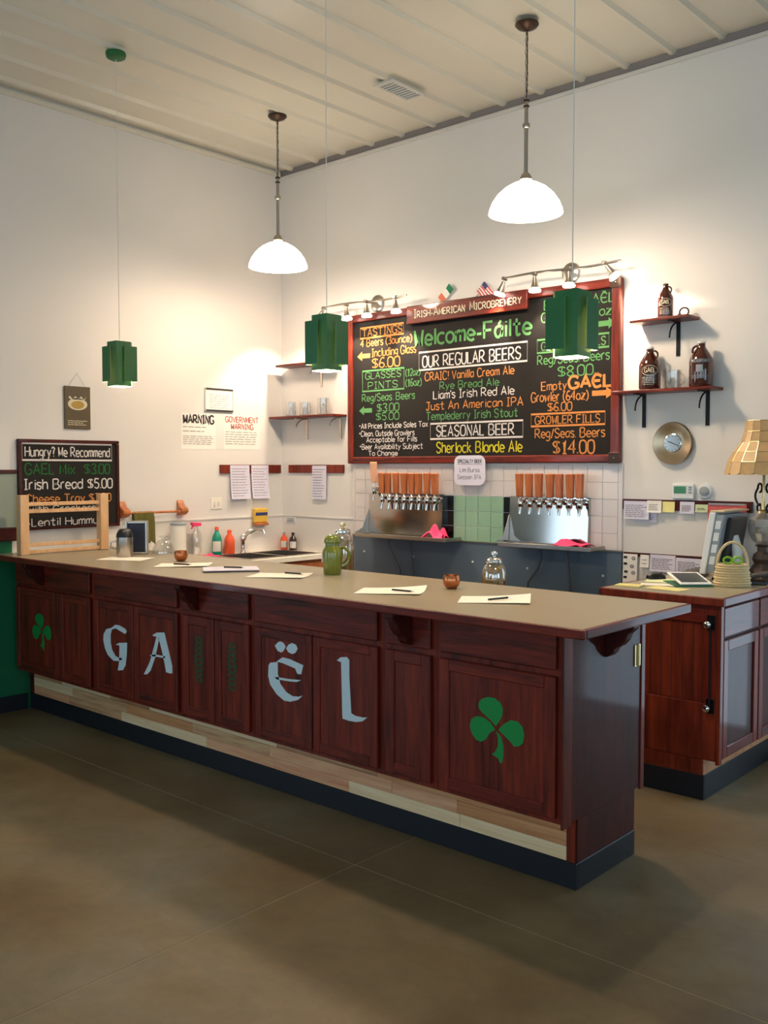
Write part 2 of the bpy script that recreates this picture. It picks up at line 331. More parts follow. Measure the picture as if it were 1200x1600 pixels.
def smooth_pts(p, k=4):
    out = []; n = len(p); closed = p[0] == p[-1] and n > 4
    for i in range(n-1):
        a = p[i-1] if i > 0 else (p[-2] if closed else p[0]); b = p[i]; c = p[i+1]; d = p[i+2] if i+2 < n else (p[1] if closed else p[-1])
        for j in range(k):
            t = j/k
            out.append(tuple(.5*((2*b[q]) + (c[q]-a[q])*t + (2*a[q]-5*b[q]+4*c[q]-d[q])*t*t + (3*b[q]-a[q]-3*c[q]+d[q])*t**3) for q in (0,1)))
    return out + [p[-1]]
def strokes(s):
    x = 0; out = []
    for ch in s:
        if ch == ' ': x += 2.6; continue
        g = GL.get(ch)
        if not g: x += 2; continue
        w = 0
        for st in g.split():
            sm = st[0] == '~'; st = st.strip('~')
            p = [(int(st[i])*.5, (ord(st[i+1])-97)*.5-2) for i in range(0, len(st), 2)]
            w = max(w, max(q[0] for q in p))
            out.append([(x+a, b) for a, b in (smooth_pts(p) if sm else p)])
        x += w + 1.15
    return out, x - 1.15
def text(mb, s, u0, u1, v, h, fn, wt=None, jit=.0):
    st, w = strokes(s); sx = (u1-u0)/w; sy = h/6
    for p in st: mb.ribbon([(u0+a*sx+random.uniform(-jit,jit), v+b*sy+random.uniform(-jit,jit)) for a, b in p], wt or h*.13, fn)
    return mb
def bars(mb, u0, u1, v0, v1, n, wt, fn, ragged=.3):               # illegible lines of small print
    for i in range(n):
        v = v1 - (v1-v0)*(i+.5)/n; u = u0
        e = u0 + (u1-u0)*random.uniform(1-ragged, 1)
        while u < e:
            l = min(e-u, (u1-u0)*random.uniform(.08, .22)); mb.ribbon([(u, v), (u+l, v)], wt, fn); u += l + (u1-u0)*.03
    return mb
# ------------------------------------------------------------------ lettering data
CHALK=[
 ('[]', 'o', -5.109, -4.668, 2.616, 0.079),
 ('TASTINGS', 'o', -5.087, -4.682, 2.629, 0.054),
 ('4 Beers (3ounce)', 'o', -5.104, -4.588, 2.552, 0.054),
 ('Including Glass', 'o', -4.986, -4.547, 2.468, 0.059),
 ('$6.00', 'o', -4.983, -4.707, 2.38, 0.074),
 ('<', 'o', -5.142, -5.006, 2.48, 0.07),
 ('[]', 'g', -5.086, -4.662, 2.208, 0.155),
 ('GLASSES', 'g', -5.054, -4.694, 2.301, 0.049),
 ('PINTS', 'g', -5.027, -4.726, 2.224, 0.05),
 ('(12oz)', 'g', -4.644, -4.508, 2.3, 0.052),
 ('(16oz)', 'g', -4.644, -4.495, 2.224, 0.052),
 ('Reg/Seas. Beers', 'g', -5.089, -4.559, 2.13, 0.054),
 ('$3.00', 'g', -4.933, -4.714, 2.046, 0.059),
 ('$5.00', 'g', -4.943, -4.714, 1.982, 0.054),
 ('<', 'g', -5.122, -4.987, 2.06, 0.07),
 ('*All Prices Include Sales Tax', 'w', -5.122, -4.434, 1.92, 0.039),
 ('*Clean, Outside Growlers', 'w', -5.122, -4.562, 1.861, 0.04),
 ('Acceptable for Fills', 'w', -5.044, -4.537, 1.814, 0.039),
 ('*Beer Availability Subject', 'w', -5.116, -4.482, 1.76, 0.04),
 ('To Change', 'w', -5.024, -4.728, 1.712, 0.035),
 ('Welcome-Fáilte', 'G', -4.559, -3.55, 2.512, 0.113),
 ('[]', 'w', -4.517, -3.575, 2.334, 0.128),
 ('OUR REGULAR BEERS', 'w', -4.483, -3.629, 2.353, 0.079),
 ('CRAIC! Vanilla Cream Ale', 'o', -4.459, -3.682, 2.254, 0.056),
 ('Rye Bread Ale', 'g', -4.321, -3.806, 2.184, 0.051),
 ("Liam's Irish Red Ale", 'w', -4.38, -3.681, 2.117, 0.056),
 ('Just An American IPA', 'o', -4.446, -3.607, 2.039, 0.056),
 ('Templederry Irish Stout', 'g', -4.446, -3.65, 1.966, 0.056),
 ('[]', 'w', -4.408, -3.606, 1.827, 0.111),
 ('SEASONAL BEER', 'w', -4.35, -3.677, 1.846, 0.074),
 ('Sherlock Blonde Ale', 'y', -4.349, -3.614, 1.727, 0.074),
 ('Empty GAËL', 'g', -3.446, -2.936, 2.657, 0.059),
 ('Growler (32oz)', 'g', -3.465, -2.93, 2.577, 0.058),
 ('>', 'g', -3.044, -2.93, 2.525, 0.07),
 ('[]', 'g', -3.498, -2.969, 2.378, 0.085),
 ('GROWLER FILLS', 'g', -3.464, -2.993, 2.394, 0.05),
 ('Reg/Seas. Beers', 'g', -3.494, -2.966, 2.3, 0.059),
 ('$8.00', 'g', -3.337, -3.082, 2.211, 0.067),
 ('Empty', 'o', -3.461, -3.272, 2.129, 0.054),
 ('GAËL', 'O', -3.253, -2.95, 2.133, 0.074),
 ('Growler (64oz)', 'o', -3.541, -3.114, 2.056, 0.06),
 ('>', 'o', -3.085, -2.924, 2.091, 0.07),
 ('$6.00', 'o', -3.412, -3.232, 1.99, 0.055),
 ('[]', 'o', -3.541, -2.991, 1.894, 0.08),
 ('GROWLER FILLS', 'o', -3.509, -3.028, 1.908, 0.051),
 ('Reg/Seas. Beers', 'o', -3.508, -2.992, 1.816, 0.059),
 ('$14.00', 'o', -3.369, -3.067, 1.711, 0.084),
]
CHALK2=[
 ('[]', 'w', 3.126, 3.802, 1.67, 0.113),
 ('Hungry? We Recommend', 'w', 3.147, 3.785, 1.695, 0.064),
 ('GAEL Mix  $3.00', 'd', 3.144, 3.783, 1.576, 0.069),
 ('-Irish Bread $5.00', 'w', 3.102, 3.802, 1.474, 0.067),
 ('Cheese Tray $7.00', 'o', 3.148, 3.79, 1.381, 0.056),
 ('with Crackers', 'w', 3.157, 3.666, 1.324, 0.035),
 ('-Lentil Hummus', 'w', 3.152, 3.723, 1.225, 0.052),
]
PAINT= {'G': [[[-4.874, 0.675], [-4.883, 0.682], [-4.838, 0.707], [-4.798, 0.709], [-4.737, 0.696], [-4.72, 0.683], [-4.733, 0.666], [-4.755, 0.669], [-4.79, 0.677], [-4.834, 0.687]], [[-4.874, 0.675], [-4.883, 0.684], [-4.933, 0.671], [-4.961, 0.64], [-4.967, 0.604], [-4.95, 0.555], [-4.919, 0.519], [-4.861, 0.494], [-4.812, 0.498], [-4.771, 0.513], [-4.776, 0.522], [-4.811, 0.518], [-4.838, 0.524], [-4.873, 0.555], [-4.888, 0.598], [-4.888, 0.643]], [[-4.836, 0.59], [-4.8, 0.606], [-4.717, 0.617], [-4.723, 0.545], [-4.737, 0.483], [-4.764, 0.452], [-4.817, 0.442], [-4.803, 0.494], [-4.796, 0.585], [-4.8, 0.592]]], 'A': [[[-4.428, 0.688], [-4.404, 0.677], [-4.442, 0.572], [-4.488, 0.489], [-4.522, 0.463], [-4.555, 0.458], [-4.496, 0.536], [-4.453, 0.628]], [[-4.468, 0.69], [-4.427, 0.709], [-4.355, 0.718], [-4.34, 0.68], [-4.318, 0.626], [-4.28, 0.528], [-4.242, 0.527], [-4.261, 0.51], [-4.304, 0.499], [-4.343, 0.501], [-4.358, 0.555], [-4.396, 0.654], [-4.42, 0.687], [-4.456, 0.686]], [[-4.495, 0.575], [-4.438, 0.586], [-4.35, 0.587], [-4.35, 0.577], [-4.438, 0.574], [-4.487, 0.57]]], 'E': [[[-3.45, 0.759], [-3.43, 0.777], [-3.411, 0.785], [-3.388, 0.78], [-3.373, 0.764], [-3.389, 0.741], [-3.404, 0.731], [-3.431, 0.736]], [[-3.37, 0.756], [-3.351, 0.777], [-3.328, 0.787], [-3.302, 0.783], [-3.288, 0.764], [-3.306, 0.742], [-3.328, 0.734], [-3.355, 0.74]], [[-3.439, 0.683], [-3.396, 0.709], [-3.347, 0.708], [-3.251, 0.691], [-3.266, 0.646], [-3.292, 0.644], [-3.307, 0.668], [-3.393, 0.681]], [[-3.497, 0.656], [-3.485, 0.671], [-3.431, 0.682], [-3.43, 0.624], [-3.413, 0.58], [-3.371, 0.545], [-3.326, 0.532], [-3.285, 0.536], [-3.256, 0.546], [-3.289, 0.52], [-3.341, 0.503], [-3.387, 0.501], [-3.44, 0.524], [-3.486, 0.564], [-3.5, 0.604]], [[-3.451, 0.607], [-3.348, 0.611], [-3.266, 0.618], [-3.296, 0.605], [-3.348, 0.6], [-3.439, 0.596]]], 'L': [[[-3.029, 0.744], [-3.005, 0.762], [-2.965, 0.768], [-2.951, 0.757], [-2.951, 0.684], [-2.939, 0.517], [-2.913, 0.51], [-2.87, 0.51], [-2.841, 0.515], [-2.87, 0.493], [-2.906, 0.483], [-2.953, 0.48], [-2.993, 0.483], [-2.995, 0.503], [-3.002, 0.74]]], 'S': [[[-2.15, 0.602], [-2.177, 0.623], [-2.215, 0.644], [-2.234, 0.661], [-2.234, 0.682], [-2.219, 0.7], [-2.19, 0.712], [-2.157, 0.713], [-2.129, 0.699], [-2.117, 0.678], [-2.12, 0.65], [-2.136, 0.62]], [[-2.154, 0.588], [-2.177, 0.613], [-2.21, 0.627], [-2.244, 0.626], [-2.269, 0.61], [-2.278, 0.581], [-2.269, 0.555], [-2.248, 0.531], [-2.222, 0.526], [-2.197, 0.541], [-2.181, 0.568]], [[-2.138, 0.591], [-2.112, 0.618], [-2.08, 0.639], [-2.048, 0.639], [-2.027, 0.623], [-2.017, 0.595], [-2.022, 0.561], [-2.04, 0.544], [-2.063, 0.538], [-2.079, 0.552], [-2.108, 0.572], [-2.132, 0.586]], [[-2.148, 0.582], [-2.14, 0.579], [-2.124, 0.562], [-2.113, 0.53], [-2.113, 0.496], [-2.119, 0.464], [-2.128, 0.458], [-2.139, 0.477], [-2.168, 0.487], [-2.152, 0.5], [-2.14, 0.525], [-2.14, 0.559]]]}
# ------------------------------------------------------------------ the room
fb = struct('floor', MB().box(LW-.2, XR+.2, YF-.2, BW+.2, -.12, -.0012), M['joint'])
jx = [LW-.2, -2.64, 1.1, XR+.2]; jy = [YF-.2, -.6, 2.77, 3.84, BW+.2]
for i in range(len(jx)-1):
    for j in range(len(jy)-1):
        struct('floor_slab', MB().box(jx[i]+.003, jx[i+1]-.003, jy[j]+.003, jy[j+1]-.003, -.0012, 0), M['floor'], fb)
def wall_with_holes(fix, a0, a1, holes, t0, t1):
    mb = MB(); bx = (lambda u0,u1,z0,z1: mb.box(t0,t1,u0,u1,z0,z1)) if fix == 'x' else (lambda u0,u1,z0,z1: mb.box(u0,u1,t0,t1,z0,z1))
    u = a0
    for h in holes:
        bx(u, h[0], -.1, CZ+.1); bx(h[0], h[1], -.1, h[2]); bx(h[0], h[1], h[3], CZ+.1); u = h[1]
    bx(u, a1, -.1, CZ+.1); return mb
wl = struct('wall_left', wall_with_holes('x', YF-.2, BW+.2, WIN['left'], LW-.2, LW), M['wall'])
wb = struct('wall_back', wall_with_holes('y', LW, XR+.2, WIN['back'], BW, BW+.2), M['wall'])
struct('wall_right', wall_with_holes('x', YF-.2, BW+.2, WIN['right'], XR, XR+.2), M['wall'])
struct('wall_front', wall_with_holes('y', LW-.2, XR+.2, WIN['front'], YF-.2, YF), M['wall'])
wn = 0
for side, hs in WIN.items():
    for a, b, c, d_ in hs:
        wn += 1
        def bx(mb, u0, u1, z0, z1, e=.04):
            t = {'left': LW-.1, 'right': XR+.1, 'front': YF-.1, 'back': BW+.1}[side]
            return mb.box(t-e, t+e, u0, u1, z0, z1) if side not in ('front', 'back') else mb.box(u0, u1, t-e, t+e, z0, z1)
        f = MB(); bx(f,a,b,c,c+.06); bx(f,a,b,d_-.06,d_); bx(f,a,a+.06,c,d_); bx(f,b-.06,b,c,d_); bx(f,(a+b)/2-.03,(a+b)/2+.03,c,d_)
        w = struct('window_%d' % wn, f, M['trimw'])
        for u0, u1 in ((a+.06, (a+b)/2-.03), ((a+b)/2+.03, b-.06)):
            struct('pane', bx(MB(), u0, u1, c+.06, d_-.06, .003), M['pane'], w)
# ribbed steel ceiling: one object for each three-rib panel
cl = struct('ceiling', MB().box(LW-.2, XR+.2, YF-.2, BW+.2, CZ+.03, CZ+.12), M['ceil'])
P_, RB = .3025, .022
prof = [(-.1513,0),(-.030,0),(-.013,-RB),(.013,-RB),(.030,0),(.1512,0)]
xs_ = -2.283 - P_*12
k = 0; row = []
while xs_ + P_*k < XR - .2:
    m = MB()
    pr = [(xs_+P_*(k+j)+u, CZ+w) for j in range(3) for u, w in prof]
    pr = [(max(LW, u), w) for u, w in pr if u > LW-.16]
    n = len(pr); m.add([(u, YF, w) for u, w in pr] + [(u, BW, w) for u, w in pr], [(i+1, i, n+i, n+i+1) for i in range(n-1)])
    struct('ceiling_panel', m, M['ceil'], cl); k += 3
struct('trim_1', MB().box(LW, XR, BW-.022, BW, CZ-.075, CZ-.052), M['trimw'], bevel=.003)
struct('gap_shade_strip', MB().box(LW, XR, BW-.006, BW, CZ-.052, CZ+.02), M['gapshade'])  # grey colour stands in for the shadow gap between ceiling ribs and wall
struct('trim_2', MB().box(LW, LW+.035, YF, BW-.03, CZ-.055, CZ-RB-.003), M['ceil'], bevel=.003)
# painted lower part of the left wall in front of the bar
wy0, wy1 = WIN['left'][0][0]-.06, WIN['left'][0][1]+.06
def band(t, z0, z1, ye):
    return MB().box(LW, LW+t, YF, wy0, z0, z1).box(LW, LW+t, wy1, ye, z0, z1)
struct('wainscot', band(.012, .1, 1.14, 3.05).box(LW, LW+.012, wy0, wy1, .1, .5).box(LW, LW+.010, 3.05, 3.70, 0, 1.0), M['dkgreen'], wl)
struct('upper_band', band(.008, 1.22, 1.58, 3.095), M['grgreen'], wl)
struct('trim_3', band(.04, 1.135, 1.225, 3.08), M['cherryd'], bevel=.008)
struct('trim_4', band(.02, 1.58, 1.605, 3.095), M['cherryd'], bevel=.004)
struct('baseboard_left', MB().box(LW+.012, LW+.022, YF, 3.14, 0, .105), M['black'], bevel=.002)
struct('baseboard_back', MB().box(-.4, XR, BW-.01, BW, 0, .105), M['black'], bevel=.002)
# washable splash panels in the sink corner
struct('splash_panel', MB().box(LW, LW+.006, 3.9, BW-.006, .93, 1.212), M['wall'], wl)
struct('splash_panel', MB().box(LW+.006, -5.21, BW-.006, BW, .93, 1.212), M['wall'], wb)
struct('splash_trim', MB().box(LW, LW+.012, 3.9, BW, 1.208, 1.218), M['trimw'], wl)
struct('splash_trim', MB().box(LW+.012, -5.21, BW-.012, BW, 1.208, 1.218), M['trimw'], wb)
# tiles behind the taps, blue-grey steel below them
struct('tile_bed', MB().box(-5.205, -2.872, BW-.010, BW, 1.095, 1.645), M['grout'], wb)
TP, TR = .1085, .1075
tm = {k_: mesh('tile', MB().box(-TP/2+.0015, TP/2-.0015, -.016, -.006, -TR/2+.0015, TR/2-.0015), M[k_], bevel=.0015) for k_ in ('wtile','btile','gtile')}
for r in range(5):
    for c in range(-9, 12):
        kind = 'wtile' if r > 2 else ('gtile' if 0 <= c < 4 else ('btile' if c in (-1, 4) else 'wtile'))
        inst(wb, 'tile', tm[kind], (-4.205+TP*(c+.5), BW+random.uniform(-.0006,.0006), 1.095+TR*(r+.5)))
for x0, x1 in ((-5.203,-5.183),(-2.901,-2.874)):
    for r in range(5): struct('tile', MB().box(x0,x1,BW-.016,BW-.006,1.095+TR*r+.0015,1.095+TR*(r+1)-.0015), M['wtile'], wb)
bp = struct('steel_panel', MB().box(-5.205, -2.872, BW-.02, BW, .0, 1.09), M['blue'], wb)
struct('steel_panel_cap', MB().box(-5.205, -2.872, BW-.026, BW, 1.088, 1.098), M['nickel'], wb)
rv = mesh('rivet', MB().lathe((0,0,0), [(.009,0),(.007,-.004),(0,-.006)], 10, 'y'), M['whitelab'])
for x, z in ((-5.08,.965),(-4.58,.955),(-4.03,.95),(-3.57,.938),(-3.0,.93)): inst(wb, 'rivet', rv, (x, BW-.02, z))

# ------------------------------------------------------------------ bar
CY0, CY1, CXR, CT = 2.905, 3.775, -1.672, 1.055
ct = thing('bar_worktop', 'long olive-grey laminate bar top with dark red wooden edge', 'worktop', (-3.8, 3.3, CT-.034))
part(ct, 'laminate', MB().box(LW+.002, CXR-.02, CY0+.02, CY1-.008, CT-.033, CT), M['lam'])
part(ct, 'front_edging', MB().box(LW+.002, CXR, CY0, CY0+.0195, CT-.034, CT+.0005), M['cherryh'], bevel=.005, seg=2)
part(ct, 'end_edging', MB().box(CXR-.0195, CXR, CY0+.02, CY1, CT-.034, CT+.0005), M['cherryy'], bevel=.005, seg=2)
part(ct, 'back_edging', MB().box(LW+.002, CXR-.02, CY1-.0078, CY1, CT-.033, CT+.001), M['nickel'], bevel=.002)
def corbel(parent, p, axis, h=.15, d=.125, t=.05):
    pr = [(0,0),(d,0),(d,-.022),(d*.93,-.03),(d*.8,-.045),(d*.72,-.07),(d*.55,-.095),(d*.36,-.108),(d*.30,-.125),(d*.16,-h+.008),(0,-h)]
    mb = MB()
    if axis == 'y': f = [(p[0]-t/2, p[1]-u, p[2]+w) for u, w in pr]; mb.prism(f, (t,0,0))
    else: f = [(p[0]+u, p[1]-t/2, p[2]+w) for u, w in pr]; mb.prism(f, (0,t,0))
    return part(parent, 'corbel', mb, M['cherryd'], bevel=.004)
FY = 3.075                                                       # face frame front
# plinth
bb = thing('bar_plinth', 'bar plinth of pale hickory strips above a black rubber base', 'plinth', (-3.9, 3.4, 0))
part(bb, 'plinth_core', MB().box(LW+.012, -1.852, 3.172, 3.63, .0, .274), M['cherryd'])
part(bb, 'rubber_base', MB().add([], []).box(LW+.012, -1.842, 3.160, 3.1715, 0, .103).box(-1.8515, -1.842, 3.1716, 3.632, 0, .103), M['black'], bevel=.002)
part(bb, 'end_cap', MB().box(-1.8865, -1.8525, 3.162, 3.1715, .104, .274), M['cherryg'])
part(bb, 'end_skirt', MB().box(-1.8515, -1.846, 3.1716, 3.632, .104, .274), M['cherryd'])
part(bb, 'wall_block', MB().box(LW+.012, -5.985, 3.160, 3.1715, .104, .274), M['cherryd'])
for r_ in range(3):
    x = -5.985; z0 = .1045+.0565*r_; i = r_
    while x < -1.888:
        l = random.uniform(.3, .85); x1 = min(-1.888, x+l)
        if -1.888 - x1 < .2: x1 = -1.888
        part(bb, 'plank', MB().box(x+.0006, x1-.0006, 3.162+random.uniform(-.0008,.0004), 3.1715, z0+.0005, z0+.056), random.choice(PL), bevel=.0008)
        x = x1; i += 1
# cabinet units of the bar front
DZ0, DZ1, RZ0, RZ1, CB, CTB = .298, .838, .862, .998, .275, CT-.035
def shaker(parent, x0, x1, z0, z1, y, mp='cherry', name='door', st=.055):
    d = part(parent, name, MB().box(x0+st-.004, x1-st+.004, y+.008, y+.021, z0+st-.004, z1-st+.004), M[mp])
    part(d, 'stile', MB().box(x0, x0+st, y, y+.021, z0, z1), M['cherry'], bevel=.004)
    part(d, 'stile', MB().box(x1-st, x1, y, y+.021, z0, z1), M['cherry'], bevel=.004)
    part(d, 'rail', MB().box(x0+st, x1-st, y, y+.021, z1-st, z1), M['cherryh'], bevel=.004)
    part(d, 'rail', MB().box(x0+st, x1-st, y, y+.021, z0, z0+st), M['cherryh'], bevel=.004)
    return d
def unit(name, label, x0, x1, doors, st=.05):
    u = thing(name, label, 'cabinet', ((x0+x1)/2, 3.4, CB), group='bar front cabinets')
    part(u, 'body', MB().box(x0+.0005, x1-.0005, FY+.02, 3.70, CB, CTB), M['cherryd'])
    part(u, 'face_frame', MB().box(x0+.0005, x1-.0005, FY, FY+.0195, CB, CTB), M['cherry'])
    part(u, 'drawer_front', MB().box(x0+.026, x1-.026, FY-.021, FY-.0005, RZ0, RZ1), M['cherryh'], bevel=.005)
    ds = [shaker(u, a, b, DZ0, DZ1, FY-.0215, st=st) for a, b in doors]
    return u, ds
fp = lambda y: (lambda a, b: (a, y, b))
PY = FY-.0215+.008-.0012                                          # painted marks sit on the recessed panels
def paint(parent, name, key, m, dx=0, dz=0, s=1, cx=0, cz=0):
    mb = MB()
    for pl in PAINT[key]:
        pts = [((a-cx)*s+cx+dx, PY, (b-cz)*s+cz+dz) for a, b in pl]
        mb.prism(pts[::-1] if sum((pts[i][0]-pts[i-1][0])*(pts[i][2]+pts[i-1][2]) for i in range(len(pts))) > 0 else pts, (0,.0012,0))
    return part(parent, name, mb, m)
u1, d1 = unit('bar_cabinet', 'dark red bar cabinet at the open end, bright green shamrock on its wide door', -2.455, -1.852, [(-2.432,-1.878)])
paint(d1[0], 'painted_shamrock', 'S', M['clover'])
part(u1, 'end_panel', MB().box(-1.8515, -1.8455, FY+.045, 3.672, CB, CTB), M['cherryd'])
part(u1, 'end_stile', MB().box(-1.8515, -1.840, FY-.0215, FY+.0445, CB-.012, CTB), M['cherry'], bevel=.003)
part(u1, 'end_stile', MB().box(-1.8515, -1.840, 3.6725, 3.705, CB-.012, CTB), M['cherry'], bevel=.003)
hg = part(u1, 'hinge', MB().box(-1.8454, -1.841, 3.615, 3.662, .795, .885), M['brass'], label='pale brass butt hinge')
part(hg, 'knuckle', MB().lathe((-1.838, 3.6385, .795), [(.005,0),(.005,.09)], 10), M['brass'])
u2, d2 = unit('bar_cabinet', 'narrow single-door bar cabinet between the letter L and the shamrock end', -2.754, -2.456, [(-2.730,-2.480)])
u3, d3 = unit('bar_cabinet', 'two-door bar cabinet painted with pale letters E with dots and L', -3.617, -2.755, [(-3.594,-3.190),(-3.182,-2.778)], .045)
paint(d3[0], 'painted_letter', 'E', M['letters']); paint(d3[1], 'painted_letter', 'L', M['letters'])
u4, d4 = unit('bar_cabinet', 'bar cabinet with two narrow doors carrying faded green knot designs', -4.21, -3.618, [(-4.187,-3.918),(-3.910,-3.641)], .05)
for d_, xc in ((d4[0], -4.05), (d4[1], -3.775)):
    mb = MB(); 
    for k_ in range(2):
        mb.ribbon([(xc+.034*math.sin(t*math.pi/8*2+math.pi*k_)*(1-.25*abs(t-16)/16), .49+.24*t/32) for t in range(33)], .012, fp(PY+.0002-.0004*k_))
    mb.ribbon([(xc+.03*math.cos(a*math.pi/8), .61+.035*math.sin(a*math.pi/8)) for a in range(16)], .010, fp(PY-.0006), closed=True)
    part(d_, 'painted_knot', mb, M['faint'])
u5, d5 = unit('bar_cabinet', 'two-door bar cabinet painted with pale letters G and A', -5.08, -4.211, [(-5.057,-4.650),(-4.642,-4.234)], .045)
paint(d5[0], 'painted_letter', 'G', M['letters']); paint(d5[1], 'painted_letter', 'A', M['letters'])
u6, d6 = unit('bar_cabinet', 'bar cabinet in the dark wall end, dim green shamrock on its left door', -6.035, -5.081, [(-6.01,-5.47),(-5.46,-5.104)], .05)
paint(d6[0], 'painted_shamrock', 'S', M['clover'], dx=-5.69+2.15, dz=-.02, s=.92, cx=-2.15, cz=.585)
for u_, x in ((u6,-5.66), (u4,-4.06), (u2,-2.60)): corbel(u_, (x, FY-.022, CT-.0352), 'y')
corbel(u1, (-1.8454, 3.39, CT-.0352), 'x')
# lower work ledge behind the bar
wk = thing('work_ledge', 'narrow steel work ledge behind the bar holding the snack jars', 'ledge', (-4, 3.9, 0))
part(wk, 'shelf', MB().box(-5.3, -2.3, 3.702, 4.06, .885, .92), M['steel'])
for x in (-5.25, -3.8, -2.35): part(wk, 'leg', MB().box(x-.02, x+.02, 4.0, 4.04, 0, .885), M['steel'])
# ------------------------------------------------------------------ lamps
def dome_pendant(x, y, zb, label):
    t = thing('dome_pendant', label, 'pendant lamp', (x, y, zb), group='white glass dome pendants')
    part(t, 'canopy', MB().lathe((x,y,CZ), [(.065,-RB-.001),(.066,-.030),(.052,-.045),(.022,-.056),(.012,-.062)], 24), M['bronze'], smooth=True)
    zt = zb + .198; zr = zb + .60
    ch = MB(); z = CZ-.06; i = 0
    while z > zr + .03:
        w, h = .009, .020
        pts = [(w*math.cos(a)*(1 if i % 2 else 0), w*math.cos(a)*(0 if i % 2 else 1), h*math.sin(a)) for a in [2*math.pi*q/10 for q in range(10)]]
        ch.tube([(x+p[0], y+p[1], z-.018+p[2]) for p in pts], .0028, 5, closed=True); z -= .031; i += 1
    part(t, 'chain', ch, M['nickel'], smooth=True)
    part(t, 'cord', MB().tube([(x,y,CZ-.06),(x+.004,y,(CZ+zr)/2),(x,y,zr)], .003, 6), M['bronze'])
    rod = MB().lathe((x,y,0), [(.006,zr+.03),(.010,zr+.02),(.011,zr),(.011,zt+.30),(.018,zt+.296),(.022,zt+.285),(.018,zt+.272),(.011,zt+.268),(.011,zt+.03),(.026,zt+.015),(.034,zt-.004),(.034,zt-.012)], 18)
    part(t, 'stem', rod, M['nickel'], smooth=True)
    for zz in (zr+.012, zr-.02): part(t, 'collar', MB().lathe((x,y,zz), [(.010,0),(.017,.004),(.017,.010),(.010,.014)], 16), M['bronze'], smooth=True)
    o = [(.206,0),(.201,.024),(.186,.060),(.157,.102),(.117,.138),(.072,.163),(.034,.174)]
    i_ = [(.199,.003),(.194,.024),(.179,.058),(.151,.098),(.112,.132),(.068,.156),(.034,.166)]
    sh = MB().shell((x,y,zb), o, 40); sh.shell((x,y,zb), i_[::-1], 40); sh.shell((x,y,zb), [i_[0], o[0]], 40)
    part(t, 'glass_shade', sh, M['domeglass'], smooth=True)
    part(t, 'bulb', MB().lathe((x,y,zb+.075), [(0,-.03),(.02,-.024),(.03,-.005),(.026,.02),(.014,.045),(.014,.07),(.016,.095)], 16), M['bulb'], smooth=True)
    lamp(t, 'dome_light', 'POINT', (x,y,zb+.015), DOME_W, WARM, shadow_soft_size=.09)
dome_pendant(-5.068, 4.545, 3.022, 'white dome glass pendant near the room corner, left of the two')
dome_pendant(-3.007, 4.54, 3.032, 'white dome glass pendant in front of the menu wall, right of the two')

def ell(c, sx, sy, o, a, z0, z1, t):                               # L-shaped folded panel at corner (sx,sy), offset o, arm a
    cx, cy = c[0]+sx*o, c[1]+sy*o
    return [(cx-sx*a, cx, cy-sy*t, cy) if True else None, (cx-sx*t, cx, cy-sy*a, cy-sy*t)], z0, z1
def green_pendant(x, y, zb, h, label):
    t = thing('green_pendant', label, 'pendant lamp', (x, y, zb), group='green box pendants')
    zt = zb + h
    part(t, 'canopy', MB().lathe((x,y,CZ-RB), [(.058,-.001),(.060,-.012),(.055,-.030),(.040,-.038),(.004,-.040)], 24), M['greens'], smooth=True)
    part(t, 'cord', MB().tube([(x,y,CZ-.06),(x,y,zt-.02)], .0022, 6), M['whitelab'])
    for sx, sy, o, a, lo, hi in ((1,-1,.058,.10,0,0),(-1,1,.058,.10,0,0),(-1,-1,.073,.085,.028,.028),(1,1,.073,.085,.028,.028)):
        for q, (tt, m, nm) in enumerate(((.0015,'greens','folded_panel'),)):
            mb = MB(); ln = MB()
            for w, oo, th in ((mb, o, .0015), (ln, o-.0016, .0008)):
                cx, cy = x+sx*oo, y+sy*oo; aa = a-(o-oo)
                A0, A1 = sorted((cx-sx*aa, cx)); B0, B1 = sorted((cy-sy*th, cy)); w.box(A0, A1, B0, B1, zb+lo, zt-hi)
                A0, A1 = sorted((cx-sx*th, cx)); B0, B1 = sorted((cy-sy*aa, cy-sy*th)); w.box(A0, A1, B0, B1, zb+lo, zt-hi)
            p = part(t, 'folded_panel', mb, M['greens']); part(p, 'liner', ln, M['liner'])
    part(t, 'top_plate', MB().box(x-.055, x+.055, y-.055, y+.055, zt-.032, zt-.029), M['greens'])
    part(t, 'socket', MB().lathe((x,y,zt-.1), [(.018,0),(.02,.02),(.02,.068)], 14), M['wplast'], smooth=True)
    part(t, 'bulb', MB().lathe((x,y,zb+.04), [(0,0),(.02,.005),(.031,.025),(.032,.042),(.022,.07),(.015,.085),(.015,h-.14)], 16), M['bulb'], smooth=True)
    lamp(t, 'shade_light', 'POINT', (x,y,zb+.028), SHADE_W, WARMS, shadow_soft_size=.025)
green_pendant(-5.02, 3.23, 2.105, .265, 'green folded-metal pendant over the wall end of the bar')
green_pendant(-3.26, 3.23, 2.08, .262, 'green folded-metal pendant over the middle, left of the big menu board')
green_pendant(-1.925, 3.23, 2.042, .25, 'green folded-metal pendant nearest, hanging across the right of the menu board')

